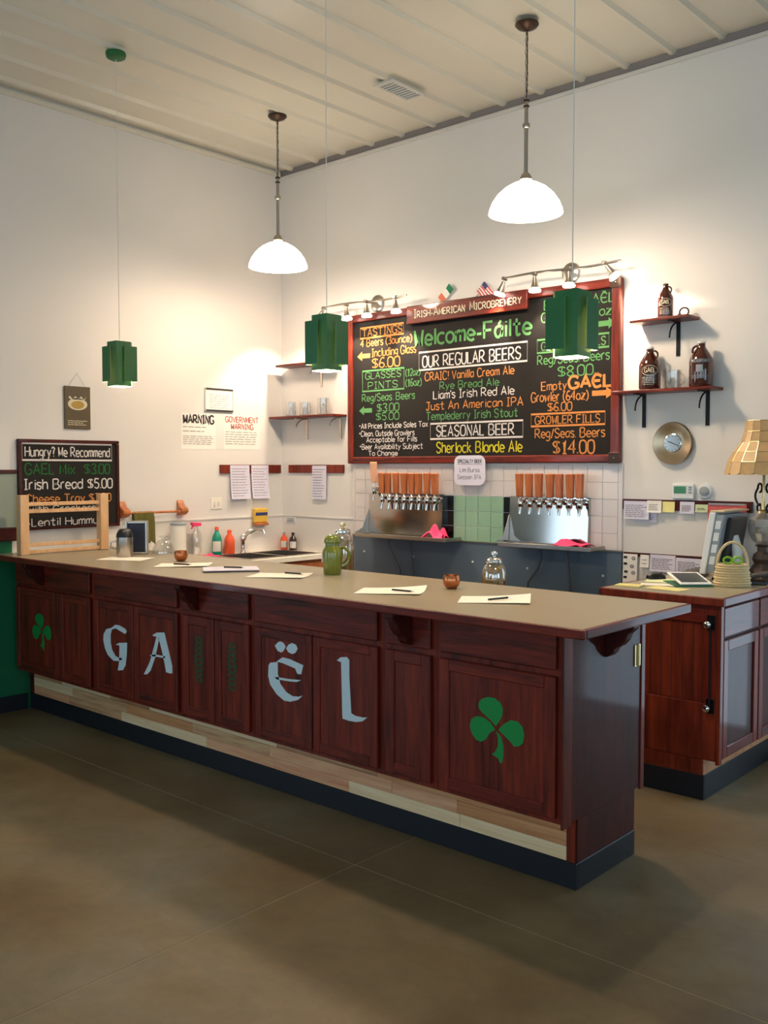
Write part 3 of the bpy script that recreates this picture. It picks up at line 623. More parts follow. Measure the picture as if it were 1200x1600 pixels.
def track(x0, x1, z, xc, heads, label):
    t = thing('track_light', label, 'track light', (xc, BW, z), group='spot rails above the menu board')
    y = BW - .135
    part(t, 'wall_plate', MB().lathe((xc,BW,z), [(.066,0),(.064,-.012),(.05,-.022),(.02,-.026)], 28, 'y'), M['nickel'], smooth=True)
    part(t, 'arm', MB().tube([(xc,BW-.02,z),(xc,y,z)], .008, 10), M['nickel'])
    part(t, 'rail', MB().tube([(x0+(x1-x0)*i/20, y, z+.008*math.sin(i/20*math.pi*2)) for i in range(21)], .0075, 10), M['nickel'], smooth=True)
    for hx, aim, on in heads:
        p0 = Vector((hx, y, z)); dr = (Vector(aim)-p0).normalized()
        hd = MB(); q = dr.orthogonal().normalized()
        prof = [(.012,.02),(.015,.045),(.019,.062),(.027,.085),(.030,.09)]
        hd.tube([p0+dr*h for r, h in prof], .02, 16, rr=[r for r, h in prof])
        h = part(t, 'spot_head', hd, M['nickel'], smooth=True)
        part(h, 'knuckle', MB().lathe((hx,y-.010,z), [(.013,-.008),(.013,.028)], 12, 'y'), M['nickel'])
        part(h, 'bulb', MB().tube([p0+dr*.0905, p0+dr*.108, p0+dr*.117], .03, 16, rr=[.026,.041,.036]), M['spotbulb'], smooth=True)
        lamp(t, 'spot_beam', 'SPOT', p0+dr*.126, SPOT_W*on, WARMS, shadow_soft_size=.022, spot_size=R(82), spot_blend=.55, aim=p0+dr*2)
track(-5.43, -4.55, 2.872, -4.951, [(-5.40,(-6.05,5.22,1.95),1.15),(-5.16,(-5.1,5.35,2.0),.8),(-4.95,(-4.93,5.36,2.0),.8),(-4.66,(-4.6,5.35,2.0),1.1)], 'brushed nickel spot rail above the left half of the menu board')
track(-3.70, -2.84, 2.878, -3.262, [(-3.69,(-3.95,5.36,2.3),.8),(-3.455,(-3.45,5.36,2.0),.7),(-3.20,(-3.2,5.36,2.0),.7),(-2.95,(-2.66,5.46,2.45),2.2)], 'brushed nickel spot rail above the right half of the menu board')

# ceiling air vent
v = thing('ceiling_vent', 'small white louvred air vent in the ceiling', 'vent', (-4.13, 4.76, CZ-RB-.012))
vz = CZ-RB
part(v, 'frame', MB().box(-4.21,-4.05,4.595,4.615,vz-.012,vz).box(-4.21,-4.05,4.905,4.925,vz-.012,vz).box(-4.21,-4.19,4.615,4.905,vz-.012,vz).box(-4.07,-4.05,4.615,4.905,vz-.012,vz), M['trimw'])
part(v, 'backing', MB().box(-4.19,-4.07,4.615,4.905,vz-.003,vz-.001), M['gplast'])
for i in range(9): part(v, 'slat', MB().box(-4.19,-4.07,4.622+.031*i,4.634+.031*i,vz-.010,vz-.0035), M['trimw'])

# ------------------------------------------------------------------ menu board
mx0, mx1, mz0, mz1 = -5.235, -2.885, 1.65, 2.80
cb = thing('menu_chalkboard', 'big wood-framed chalkboard listing beers and prices on the white wall', 'chalkboard', ((mx0+mx1)/2, BW, mz0))
part(cb, 'slate', MB().box(mx0+.05, mx1-.05, BW-.03, BW, mz0+.045, mz1-.05), M['board'])
fr = lambda x0,x1,z0,z1: MB().box(x0,x1,BW-.048,BW,z0,z1)
part(cb, 'frame_rail', fr(mx0+.056,mx1-.062,mz1-.058,mz1), M['cherryh'], bevel=.008, seg=2)
part(cb, 'frame_rail', fr(mx0+.056,mx1-.062,mz0,mz0+.052), M['cherryh'], bevel=.008, seg=2)
part(cb, 'frame_stile', fr(mx0,mx0+.0555,mz0,mz1), M['cherry'], bevel=.008, seg=2)
part(cb, 'frame_stile', fr(mx1-.0615,mx1,mz0,mz1), M['cherry'], bevel=.008, seg=2)
for z in (mz0, mz1-.06):
    c_ = part(cb, 'corner_bracket', MB().box(mx1-.07,mx1+.004,BW-.052,BW-.0485,z-.004,z+.064), M['bronze'], bevel=.001)
    part(c_, 'screw', MB().lathe((mx1-.033,BW-.052,z+.03), [(.006,0),(.004,-.003),(0,-.004)], 10, 'y'), M['chrome'])
fb_ = fp(BW-.0312)
def words(s, u0, u1):
    W_ = strokes(s)[1]; sx = (u1-u0)/W_; out = []; pos = 0
    for i, w_ in enumerate(s.split(' ')):
        if not w_: pos += 2.6; continue
        l = strokes(w_)[1]; out.append((w_, u0+pos*sx, u0+(pos+l)*sx)); pos += l + 1.15 + 2.6
    return out
def chalk(parent, rows, fn, horiz=True):
    for s, c, u0, u1, z, h in rows:
        mb = MB()
        if s == '[]':
            mb.ribbon([(u0,z),(u1,z),(u1,z+h),(u0,z+h)], .009, fn, closed=True); nm = 'chalk_box'
        elif s in '<>':
            k_ = 1 if s == '>' else -1; a, b = (u0, u1) if k_ > 0 else (u1, u0); w = abs(u1-u0)
            pts = [(a, z-.017),(b-k_*w*.38, z-.017),(b-k_*w*.38, z-.036),(b, z),(b-k_*w*.38, z+.036),(b-k_*w*.38, z+.017),(a, z+.017)]
            mb.ngon([fn(*p) for p in (pts if k_ > 0 else pts[::-1])]); nm = 'chalk_arrow'
        else:
            wt = .018 if c in 'GO' else max(.0055, h*.125)
            for w_, a_, b_ in words(s, u0, u1):
                wm = text(MB(), w_, a_, b_, z, h, fn, wt=wt, jit=.0008)
                if 'A\u00cbL' in w_:
                    for q in (.62, .68): wm.ribbon([(a_+(b_-a_)*q, z+h*1.1),(a_+(b_-a_)*q+.008, z+h*1.1+.004)], .012, fn)
                part(parent, 'chalk_word', wm, CH[c])
            continue
        part(parent, nm, mb, CH[c])
chalk(cb, CHALK, fb_)
sg = thing('brewery_sign', 'red-brown wooden sign reading Irish-American Microbrewery over the menu board', 'sign', (-4.08, BW-.05, 2.655))
part(sg, 'sign_board', MB().box(-4.605, -3.555, BW-.072, BW-.0485, 2.672, 2.802), M['cherryh'], bevel=.004)
mb = MB(); fs_ = fp(BW-.0735)
x = -4.53
for word in ((('I',.058),('RISH',.043)),(('-',.043),),(('A',.058),('MERICAN',.043)),(('M',.058),('ICROBREWERY',.043))):
    mb = MB()
    for w_, hh in word:
        l = strokes(w_)[1]*hh/6*1.0; text(mb, w_, x, x+l, 2.713, hh, fs_, wt=.008); x += l + .010
    part(sg, 'sign_word', mb, M['signcream'])
    if word[-1][0] in ('MERICAN',): x += .035
# note card clipped under the board
nc = thing('specialty_card', 'rounded white card reading Specialty Beer, hung under the menu board', 'sign', (-4.05, BW-.06, 1.49))
xc, zc, w2, h2 = -4.035, 1.60, .135, .105
pts = []
for cx, cz, a0 in ((xc+w2-.05,zc+h2-.05,0),(xc-w2+.05,zc+h2-.05,90),(xc-w2+.05,zc-h2+.05,180),(xc+w2-.05,zc-h2+.05,270)):
    pts += [(cx+.05*math.cos(R(a0+15*i)), BW-.0515, cz+.05*math.sin(R(a0+15*i))) for i in range(7)]
part(nc, 'card', MB().prism([(p[0],p[1]-.002,p[2]) for p in pts], (0,.0015,0)), M['lilac'])
fc = fp(BW-.0541); mb = MB()
text(mb, 'SPECIALTY BEER', xc-.105, xc+.105, zc+.052, .024, fc, wt=.004); mb.ribbon([(xc-.11,zc+.043),(xc+.11,zc+.043)], .002, fc)
text(mb, 'Lim Bursa', xc-.085, xc+.085, zc-.012, .03, fc, wt=.003); text(mb, 'Session IPA', xc-.105, xc+.10, zc-.062, .03, fc, wt=.003)
part(nc, 'printing', mb, M['ink'])
# flags behind the sign
def flag(name, label, x, z, tilt, fields):
    t = thing(name, label, 'flag', (x, BW-.02, z-.1)); 
    part(t, 'stick', MB().tube([(x+.05*math.sin(tilt)-.02, BW-.02, 2.803),(x-.01, BW-.02, z+.015)], .003, 6), M['pine'])
    for nm, u0, u1, v0, v1, m in fields:
        n = 6; mb = MB(); vs = []; 
        for i in range(n+1):
            for vv in (v0, v1):
                u = u0+(u1-u0)*i/n; yy = BW-.02-.004*math.sin(u*60)
                vs.append((x+u*math.cos(tilt)-vv*math.sin(tilt), yy, z+u*math.sin(tilt)+vv*math.cos(tilt)))
        mb.add(vs, [(2*i,2*i+2,2*i+3,2*i+1) for i in range(n)])
        mb.add([(a,b+.0012,c) for a,b,c in vs], [(2*i+1,2*i+3,2*i+2,2*i) for i in range(n)])
        part(t, nm, mb, m, smooth=True)
flag('irish_flag', 'little green white and orange flag stuck behind the wooden sign', -4.31, 2.80, R(40), [('orange_band',.0,.045,.0,.06,M['irisho']),('white_band',.045,.09,0,.06,M['paper']),('green_band',.09,.135,0,.06,M['irishg'])])
flag('american_flag', 'little stars and stripes flag stuck behind the wooden sign', -3.97, 2.815, R(-48), [('canton',0-.05,.0,.055,.085,M['flagb'])] + [('stripe',(-.05 if i < 5 else .0),.075,.0+.0095*i if i < 5 else .0475+.0095*(i-5),.0095+.0095*i if i < 5 else .057+.0095*(i-5),M['flagr'] if i % 2 == 0 else M['paper']) for i in range(9)])
# ------------------------------------------------------------------ beer taps
def faucet_meshes(hm):
    b = MB().lathe((0,0,0), [(.022,-.0),(.022,-.006),(.014,-.010),(.014,-.05)], 14, 'y')
    b.lathe((0,-.058,-.012), [(.012,-.03),(.019,-.02),(.020,.012),(.015,.022),(.012,.03)], 14)
    b.tube([(0,-.058,-.03),(0,-.066,-.06),(0,-.070,-.085)], .009, 10, rr=[.012,.010,.008])
    h = MB().prism([(-.021,-.075,.028),(.021,-.075,.028),(.029,-.080,.185),(-.029,-.080,.185)], (0,.028,0))
    f = MB().lathe((0,-.062,.016), [(.007,0),(.007,.014)], 10)
    return mesh('faucet', b, M['chrome'], smooth=True), mesh('handle', h, hm, bevel=.004), mesh('ferrule', f, M['chrome'])
fm, hm, fe = faucet_meshes(M['oakh'])
def tower(label, x0, x1, tx0, tx1, nf, fx0, fx1, hoses):
    t = thing('beer_tap_panel', label, 'beer taps', ((x0+x1)/2, BW-.02, 1.09), group='steel tap panels')
    o = ORI[t]
    part(t, 'steel_back', MB().prism([(x0,BW-.0165,1.112),(x0,BW-.058,1.112),(x0,BW-.040,1.425),(x0,BW-.0165,1.425)], (x1-x0,0,0)), M['steelp'])
    tr = part(t, 'drip_tray', MB().box(tx0, tx1, BW-.23, BW-.027, 1.098, 1.104).box(tx0,tx1,BW-.23,BW-.224,1.104,1.124).box(tx0,tx0+.006,BW-.224,BW-.042,1.104,1.124).box(tx1-.006,tx1,BW-.224,BW-.042,1.104,1.124), M['steel'], bevel=.001)
    part(tr, 'grille', MB().box(tx0+.03, tx1-.03, BW-.20, BW-.07, 1.110, 1.114), M['nickel'])
    part(t, 'side_gusset', MB().prism([(x0-.001,BW-.052,1.30),(x0-.001,BW-.062,1.124),(x0-.001,BW-.21,1.124),(x0-.001,BW-.12,1.16)][::-1], (.004,0,0)), M['steel'])
    for i in range(nf):
        x = fx0+(fx1-fx0)*i/(nf-1)
        f = inst(t, 'faucet', fm, Vector((x, BW-.042, 1.395))-o); inst(f, 'handle', hm, (0,0,0), (random.uniform(-.02,.02), 0, random.uniform(-.12,.12))); inst(f, 'ferrule', fe, (0,0,0))
    for hx, dx in hoses: part(t, 'drain_hose', MB().tube([(hx,BW-.10,1.098),(hx,BW-.09,1.03),(hx+dx*.3,BW-.07,.95),(hx+dx,BW-.06,.85),(hx+dx*1.2,BW-.05,.6)], .011, 10), M['hose'], smooth=True)
    return t
tower('steel tap panel with eight closely set oak handles, left of the green tiles', -5.006, -4.283, -4.985, -4.115, 8, -4.82, -4.31, [(-4.76,.08),(-4.55,0)])
tower('steel tap panel with seven oak handles and blue glare, right of the green tiles', -3.699, -3.093, -3.665, -2.975, 7, -3.575, -3.125, [(-3.42,-.12),(-3.22,0)])
# a lone tap at the left of the left panel
t = thing('wall_tap', 'single pale-handled tap alone at the far left of the tap wall', 'beer tap', (-4.925, BW-.0165, 1.452))
fm2, hm2, fe2 = faucet_meshes(wood('pale_handle_wood', srgb(214,150,112), srgb(238,190,158), (40,40,3), rough=.5, coat=.1))
f = inst(t, 'faucet', fm2, (0,0,.005)); inst(f, 'handle', hm2, (0,0,.02)); inst(f, 'ferrule', fe2, (0,0,0))
def cloth(name, label, c, sx, sy, h, seed):
    rnd = random.Random(seed); n = 14; vs = []; fs = []
    ph = [rnd.uniform(0,6.3) for _ in range(6)]
    for i in range(n+1):
        for j in range(n+1):
            u, v = i/n*2-1, j/n*2-1; e = max(0, 1-(u*u*u*u+v*v*v*v)*.55)
            z = h*e*(.45+.3*math.sin(4.1*u+ph[0]+1.3*math.sin(2*v+ph[1]))+.25*math.sin(5.3*v+ph[2]+u*2)) 
            rr = 1+.18*math.sin(3*math.atan2(v,u)+ph[3])
            vs.append((c[0]+u*sx/2*rr, c[1]+v*sy/2*rr, c[2]+.003+max(0,z)))
    for i in range(n):
        for j in range(n): a = i*(n+1)+j; fs.append((a, a+n+1, a+n+2, a+1))
    m = MB().add(vs, fs); k = len(vs); m.add([(a,b,c[2]+.001) for a,b,cc in vs], [q[::-1] for q in fs])
    return solo(name, m, M['pink'], label, 'cloth', 'pink bar cloths', smooth=True)
cloth('bar_cloth', 'crumpled hot pink cloth on the left drip tray', (-4.275, BW-.135, 1.1145), .17, .11, .10, 3)
cloth('bar_cloth', 'crumpled hot pink cloth on the right drip tray', (-3.17, BW-.14, 1.1145), .25, .12, .05, 5)

# ------------------------------------------------------------------ wall shelves
def shelf(label, x0, x1, z, brs, depth=.16, bm='iron', bh=.2):
    t = thing('wall_shelf', label, 'shelf', ((x0+x1)/2, BW, z-.2), group='bracketed wall shelves')
    part(t, 'board', MB().box(x0, x1, BW-depth, BW-.0005, z-.018, z), M['cherryh'], bevel=.002)
    for bx_ in brs:
        b = part(t, 'bracket', MB().box(bx_-.012,bx_+.012,BW-.006,BW-.0005,z-.019-bh,z-.0185).box(bx_-.010,bx_+.010,BW-depth+.03,BW-.006,z-.024,z-.0185), M[bm], bevel=.001)
        part(b, 'curved_brace', MB().tube([(bx_, BW-.006-(depth-.045)*math.sin(a), z-.022-(bh-.10)*(1-math.cos(a))) for a in [k_*math.pi/16 for k_ in range(9)]][::-1], .005, 8), M[bm], smooth=True)
    return t
shelf('upper short red shelf right of the menu board, one bracket', -2.765, -2.395, 2.505, [-2.525])
shelf('longer red shelf right of the menu board holding two growlers', -2.88, -2.245, 2.085, [-2.74, -2.337])
shelf('upper red shelf in the corner, half behind the green pendant', -5.95, -5.35, 2.462, [-5.57], bm='nickel', bh=.17)
shelf('lower red shelf in the corner holding three clear mugs', -6.035, -5.285, 2.04, [-5.742, -5.357], bm='nickel', bh=.17)
def growler(label, x, y, z, r, h, side, marks):
    t = thing('growler', label, 'growler', (x, y, z), group='brown growlers')
    pr = [(0,0),(r*.92,0),(r,.012),(r,h*.56),(r*.94,h*.63),(r*.7,h*.74),(r*.42,h*.84),(r*.34,h*.89),(r*.34,h*.95),(r*.30,h*.95),(0,h*.95)]
    part(t, 'bottle', MB().lathe((x,y,z), pr, 28), M['amber'], smooth=True)
    part(t, 'cap', MB().lathe((x,y,z+h*.952), [(r*.36,0),(r*.36,h*.045),(r*.33,h*.05),(0,h*.05)], 20), M['whitelab' if marks != 'a' else 'bronze'], smooth=True)
    part(t, 'handle', MB().tube([(x+side*r*(.36+.42*math.sin(a)), y, z+h*(.91-.20*(1-math.cos(a))/2)) for a in [k_*math.pi/10 for k_ in range(11)]] , r*.10, 8), M['amber'], smooth=True)
    ang = math.atan2(-y, -x)                                       # printed side faces the room
    def fn(u, v): a = ang + u/r; return (x+(r+.0008)*math.cos(a), y+(r+.0008)*math.sin(a), z+v)
    mb = MB()
    if marks == 'c':
        for s_, v, hh in (('MICROBREWERY',.56,.017),): text(mb, s_, -r*.75, r*.75, h*.53, hh, fn, wt=.0022)
        q = r*.28
        for k_ in range(9): mb.ribbon([(-q-.01+2*q*j/8, h*.33+.036*k_/8) for j in range(9)], .0048, fn)
        bars(mb, -r*.8, r*.8, h*.17, h*.26, 3, .0022, fn)
    else:
        text(mb, 'GA\u00cbL', -r*.5, r*.5, h*.40, h*.10, fn, wt=.0045)
        mb.ribbon([(r*.75*math.cos(a), h*.44+h*.115*math.sin(a)) for a in [k_*math.pi/12 for k_ in range(24)]], .0025, fn, closed=True)
        bars(mb, -r*.75, r*.75, h*.10, h*.30, 5, .0025, fn)
    part(t, 'printing', mb, M['gplast'] if marks == 'c' else M['signcream'])
growler('small brown growler alone on the upper right shelf', -2.575, 5.385, 2.505, .047, .205, 1, 'a')
growler('brown growler with handle on its right, lower right shelf', -2.665, 5.375, 2.085, .064, .258, 1, 'b')
growler('brown growler with handle on its left, lower right shelf', -2.345, 5.375, 2.085, .068, .265, -1, 'c')
def mug(label, x, y, z, r, h, m='glassw', group='clear glass mugs', hd=1):
    t = thing('glass_mug', label, 'mug', (x, y, z), group=group)
    part(t, 'glass_body', MB().shell((x,y,z), [(.001,0),(r*.92,0),(r,.006),(r,h),(r-.003,h),(r-.003,.008),(.001,.008)], 20), M[m], smooth=True)
    if hd: part(t, 'handle', MB().tube([(x+hd*(r-.002+.026*math.sin(a)), y-.002, z+h*(.5+.3*math.cos(a))) for a in [k_*math.pi/8 for k_ in range(9)]], .004, 8), M[m], smooth=True)
mug('clear glass mug between the two growlers on the right shelf', -2.515, 5.375, 2.085, .048, .11)
mug('clear glass mug on the corner shelf, the leftmost of three', -5.84, 5.37, 2.04, .04, .12)
mug('clear glass mug on the corner shelf, the middle of three', -5.67, 5.37, 2.04, .045, .11)
mug('tall clear glass on the corner shelf, the rightmost of three', -5.46, 5.37, 2.04, .05, .135, hd=0)
t = thing('key_ring', 'small curled brown ornament beside the growler on the upper shelf', 'ornament', (-2.465, 5.40, 2.505))
part(t, 'loop', MB().tube([(-2.465+.028*math.cos(a), 5.40, 2.505+.030+.025*math.sin(a)) for a in [k_*math.pi/10 for k_ in range(20)]], .005, 8, closed=True), M['dkbrown'], smooth=True)
part(t, 'knob', MB().lathe((-2.49,5.395,2.505), [(0,0),(.012,.002),(.014,.012),(.008,.022),(0,.024)], 12), M['dkbrown'], smooth=True)
part(t, 'base_pad', MB().lathe((-2.463,5.40,2.505), [(.02,0),(.018,.005)], 14), M['dkbrown'])

# ------------------------------------------------------------------ wall clock, thermostats, note rails
ck = thing('wall_clock', 'round champagne metal wall clock with a small silver face', 'clock', (-2.545, BW, 1.64))
cx, cz = -2.545, 1.766
part(ck, 'dish', MB().lathe((cx,BW,cz), [(.122,-.001),(.128,-.02),(.122,-.028),(.09,-.022),(.062,-.014),(.056,-.014)], 48, 'y'), M['dish'], smooth=True)
part(ck, 'dial', MB().lathe((cx,BW,cz), [(.056,-.0142),(.056,-.019),(.052,-.021)], 36, 'y'), M['chrome'])
mb = MB(); fd = fp(BW-.0222)
for k_ in range(12):
    a = k_*math.pi/6; mb.ribbon([(cx+.041*math.sin(a), cz+.041*math.cos(a)),(cx+.048*math.sin(a), cz+.048*math.cos(a))], .003, fd)
part(ck, 'hour_marks', mb, M['ink'])
for l, a, w_, dy in ((.032, R(-68), .004, .0232), (.045, R(112), .003, .0238)):
    part(ck, 'clock_hand', MB().ribbon([(cx-.01*math.sin(a), cz-.01*math.cos(a)),(cx+l*math.sin(a), cz+l*math.cos(a))], w_, fp(BW-dy)), M['ink'])
th = thing('thermostat', 'white box thermostat with green display on the right wall', 'thermostat', (-2.47, BW, 1.435))
part(th, 'case', MB().box(-2.54,-2.405,BW-.028,BW,1.432,1.522), M['wplast'], bevel=.006, seg=2)
part(th, 'display', MB().box(-2.527,-2.452,BW-.030,BW-.0285,1.465,1.508), M['lcd'])
for z in (1.472,1.488,1.503): part(th, 'button', MB().box(-2.435,-2.418,BW-.032,BW-.0285,z-.005,z+.004), M['gplast'])
rd = thing('round_thermostat', 'round white dial thermostat beside the box one', 'thermostat', (-2.341, BW, 1.43))
part(rd, 'base', MB().lathe((-2.341,BW,1.48), [(.046,0),(.046,-.014),(.040,-.022)], 30, 'y'), M['wplast'], smooth=True)
part(rd, 'dial', MB().lathe((-2.341,BW,1.48), [(.028,-.0222),(.028,-.034),(.022,-.038)], 24, 'y'), M['gplast'], smooth=True)
def rail(label, box, m='cherryd'):
    return solo('note_rail', MB().box(*box), M[m], label, 'note rail', 'dark wooden note rails', bevel=.002)
rail('long dark note rail under the thermostats', (-2.872, -2.06, BW-.016, BW, 1.360, 1.424))
rail('dark note rail low on the wall behind the desk', (-2.862, -2.352, BW-.014, BW, 1.068, 1.092))
rail('brown note rail on the back wall beside the corner', (-5.955, -5.31, BW-.016, BW, 1.575, 1.642), 'cherryg')
rail('brown note rail on the left wall beside the corner', (LW, LW+.016, 4.79, 5.435, 1.572, 1.642), 'cherryg')
def note(label, x0, x1, z0, z1, m, lines=0, y=BW-.018, name='note', ink='inkg', extra=None, curl=.006, group='notes pinned on the back wall'):
    t = thing(name, label, 'paper', ((x0+x1)/2, y, z0), group=group)
    n = 6; vs = [(x, y-curl*((i/n)**2), z1-(z1-z0)*i/n) for i in range(n+1) for x in (x0, x1)]
    mb = MB().add(vs, [(2*i+2,2*i+3,2*i+1,2*i) for i in range(n)]); mb.add([(a,b+.0007,c) for a,b,c in vs], [(2*i,2*i+1,2*i+3,2*i+2) for i in range(n)])
    part(t, 'sheet', mb, M[m])
    fn = lambda u, v: (u, y-curl*(((z1-v)/(z1-z0))**2)-.0012, v)
    if lines: part(t, 'printing', bars(MB(), x0+.012, x1-.012, z0+.012, z1-.02, lines, min(.004,(z1-z0)/lines*.3), fn), M[ink])
    if extra: extra(t, fn)
    return t
note('white list of lines at the left end of the long note rail', -2.86, -2.69, 1.300, 1.412, 'lilac', 7)
note('lilac sheet hanging lowest under the long note rail', -2.80, -2.645, 1.285, 1.352, 'lilac', 5, y=BW-.007, curl=.001)
note('white slip pinned on the long note rail', -2.70, -2.605, 1.345, 1.418, 'paper', 4, y=BW-.027)
note('plain yellow note on the long note rail', -2.604, -2.525, 1.350, 1.414, 'yellowp')
note('lilac lined note on the long note rail', -2.492, -2.402, 1.345, 1.416, 'lilac', 5)
note('small green note on the long note rail', -2.396, -2.32, 1.356, 1.402, 'greenp', 2)
note('coral red sheet hanging behind the monitor', -2.318, -2.092, 1.268, 1.412, 'redp', 0, extra=lambda t, fn: part(t, 'clip', MB().box(-2.315,-2.10,BW-.024,BW-.0185,1.402,1.412), M['gplast']))
def icons(t, fn):
    mb = MB()
    for i, (u, v) in enumerate(((-2.845,1.06),(-2.79,1.055),(-2.845,1.02),(-2.80,1.005),(-2.84,.97),(-2.79,.965),(-2.845,.935))):
        if i % 2: mb.ribbon([(u+.010*math.cos(a), v+.008*math.sin(a)) for a in [k_*math.pi/5 for k_ in range(10)]], .005, fn, closed=True)
        else: mb.ribbon([(u-.012,v),(u+.012,v)], .015, fn)
    part(t, 'pictures', mb, M['ink'])
note('white sheet of little pictures hanging left of the desk', -2.862, -2.765, .90, 1.082, 'paper', 0, extra=icons, curl=.004)
note('small white slip hung low beside the picture sheet', -2.745, -2.687, 1.005, 1.082, 'paper', 2)
note('lilac printed sheet on the low rail, nearest the slip', -2.680, -2.515, .985, 1.088, 'lilac', 7)
note('lilac printed sheet on the low rail, nearest the monitor', -2.512, -2.352, .985, 1.078, 'lilac', 7)
note('single printed sheet hung on the corner back rail', -5.665, -5.50, 1.362, 1.635, 'lilac', 11, ink='ink', group='printed lists hung in the corner')
def wsheet(name, label, y0, y1, z0, z1, m, draw, x=LW+.0015, curl=.0, cat='paper', group=None):
    t = thing(name, label, cat, (x, (y0+y1)/2, z0), group=group)
    n = 6; vs = [(x+curl*((i/n)**2), y, z1-(z1-z0)*i/n) for i in range(n+1) for y in (y0, y1)]
    mb = MB().add(vs, [(2*i+2,2*i+3,2*i+1,2*i) for i in range(n)]); mb.add([(a-.0007,b,c) for a,b,c in vs], [(2*i,2*i+1,2*i+3,2*i+2) for i in range(n)])
    part(t, 'sheet', mb, M[m])
    draw(t, lambda u, v: (x+curl*(((z1-v)/(z1-z0))**2)+.0012, u, v)); return t
wsheet('printed_list', 'printed list on the left wall rail, farther from the corner', 4.885, 5.085, 1.365, 1.638, 'lilac', lambda t, fn: part(t, 'printing', bars(MB(), 4.90, 5.07, 1.38, 1.62, 11, .004, fn), M['inkg']), LW+.018, .02, group='printed lists hung in the corner')
wsheet('printed_list', 'printed list on the left wall rail, nearer the corner', 5.105, 5.29, 1.365, 1.638, 'lilac', lambda t, fn: part(t, 'printing', bars(MB(), 5.12, 5.28, 1.38, 1.62, 11, .004, fn), M['inkg']), LW+.018, .02, group='printed lists hung in the corner')
def warn(t, fn):
    part(t, 'heading', text(MB(), 'WARNING', 4.445, 4.735, 1.965, .06, fn, wt=.014), M['ink']); part(t, 'printing', bars(bars(MB(), 4.44, 4.72, 1.885, 1.95, 2, .005, fn), 4.44, 4.73, 1.795, 1.87, 5, .004, fn, .15), M['inkg'])
wsheet('warning_poster', 'white poster headed Warning in black on the left wall', 4.425, 4.755, 1.762, 2.04, 'paper', warn, cat='poster')
def gwarn(t, fn):
    part(t, 'heading', text(text(MB(), 'GOVERNMENT', 4.855, 5.195, 1.985, .042, fn, wt=.008), 'WARNING', 4.91, 5.14, 1.93, .040, fn, wt=.008), M['inkr']); part(t, 'printing', bars(MB(), 4.85, 5.2, 1.80, 1.915, 6, .004, fn, .1), M['inkg'])
wsheet('warning_poster', 'white poster headed Government Warning in red on the left wall', 4.835, 5.215, 1.765, 2.045, 'paper', gwarn, cat='poster')
ce = thing('framed_certificate', 'small framed certificate with black edge above the warning posters', 'picture', (LW, 4.79, 2.065))
part(ce, 'mount', MB().box(LW, LW+.010, 4.652, 4.922, 2.068, 2.24), M['paper'])
for a in ((4.652,4.922,2.232,2.244),(4.652,4.922,2.064,2.076)): part(ce, 'frame_bar', MB().box(LW, LW+.016, *a), M['ink'])
for a in ((4.645,4.652,2.064,2.244),(4.922,4.929,2.064,2.244)): part(ce, 'frame_bar', MB().box(LW, LW+.016, *a), M['trimw'])
part(ce, 'printing', bars(text(MB(), 'OSU', 4.77, 4.80, 2.195, .014, (fl_ := lambda u, v: (LW+.0112, u, v)), wt=.002) if False else MB(), 4.69, 4.89, 2.085, 2.20, 7, .003, lambda u, v: (LW+.0112, u, v), .15), M['inkg'])
sw = thing('light_switch', 'cream light switch plate low on the left wall', 'switch', (LW, 4.755, 1.29))
part(sw, 'plate', MB().box(LW, LW+.006, 4.70, 4.81, 1.29, 1.378), M['cream'], bevel=.002)
for y in (4.735, 4.775): part(sw, 'toggle', MB().box(LW+.0062, LW+.014, y-.006, y+.006, 1.32, 1.348), M['wplast'])
ou = thing('wall_outlet', 'small white outlet plate on the back wall near the corner', 'outlet', (-5.93, BW, 1.15))
part(ou, 'plate', MB().box(-5.995, -5.875, BW-.014, BW-.0062, 1.155, 1.203), M['wplast'], bevel=.002)
for z in (1.167,1.18,1.192): part(ou, 'slot', MB().box(-5.975,-5.895,BW-.0155,BW-.0141,z-.002,z+.002), M['dkgrey'])
# food board on the left wall
b2 = thing('food_chalkboard', 'small wood-framed chalkboard headed Hungry on the left wall', 'chalkboard', (LW, 3.48, 1.20))
part(b2, 'slate', MB().box(LW, LW+.022, 3.12, 3.84, 1.215, 1.79), M['board'])
for a in ((3.097,3.86,1.788,1.81),(3.097,3.86,1.20,1.216)): part(b2, 'frame_rail', MB().box(LW, LW+.032, *a), M['cherryd'], bevel=.003)
for a in ((3.097,3.121,1.217,1.787),(3.838,3.86,1.217,1.787)): part(b2, 'frame_stile', MB().box(LW, LW+.032, *a), M['cherryd'], bevel=.003)
chalk(b2, CHALK2, lambda u, v: (LW+.0235, u, v))
ts = thing('tin_beer_sign', 'small brown beer sign with pale oval hanging by a string', 'sign', (LW, 3.545, 1.885))
part(ts, 'plate', MB().box(LW+.002, LW+.012, 3.446, 3.645, 1.887, 2.183), M['signbrown'], bevel=.002)
fz = lambda u, v: (LW+.0132, u, v)
part(ts, 'oval', MB().ngon([fz(3.545+.075*math.cos(a), 2.06+.042*math.sin(a)) for a in [k_*math.pi/12 for k_ in range(24)]]), M['signcream'])
part(ts, 'medallion', MB().ngon([(LW+.0140, 3.545+.05*math.cos(a), 2.055+.028*math.sin(a)) for a in [k_*math.pi/12 for k_ in range(24)]]), M['signgold'])
part(ts, 'foam_print', MB().ngon([fz(3.475+.14*i/12, 2.105+.012*math.sin(i*1.7)) for i in range(13)] + [fz(3.60,2.092), fz(3.49,2.092)]), M['signcream'])
part(ts, 'printing', bars(MB(), 3.47, 3.62, 1.91, 1.95, 3, .005, fz), M['signcream'])
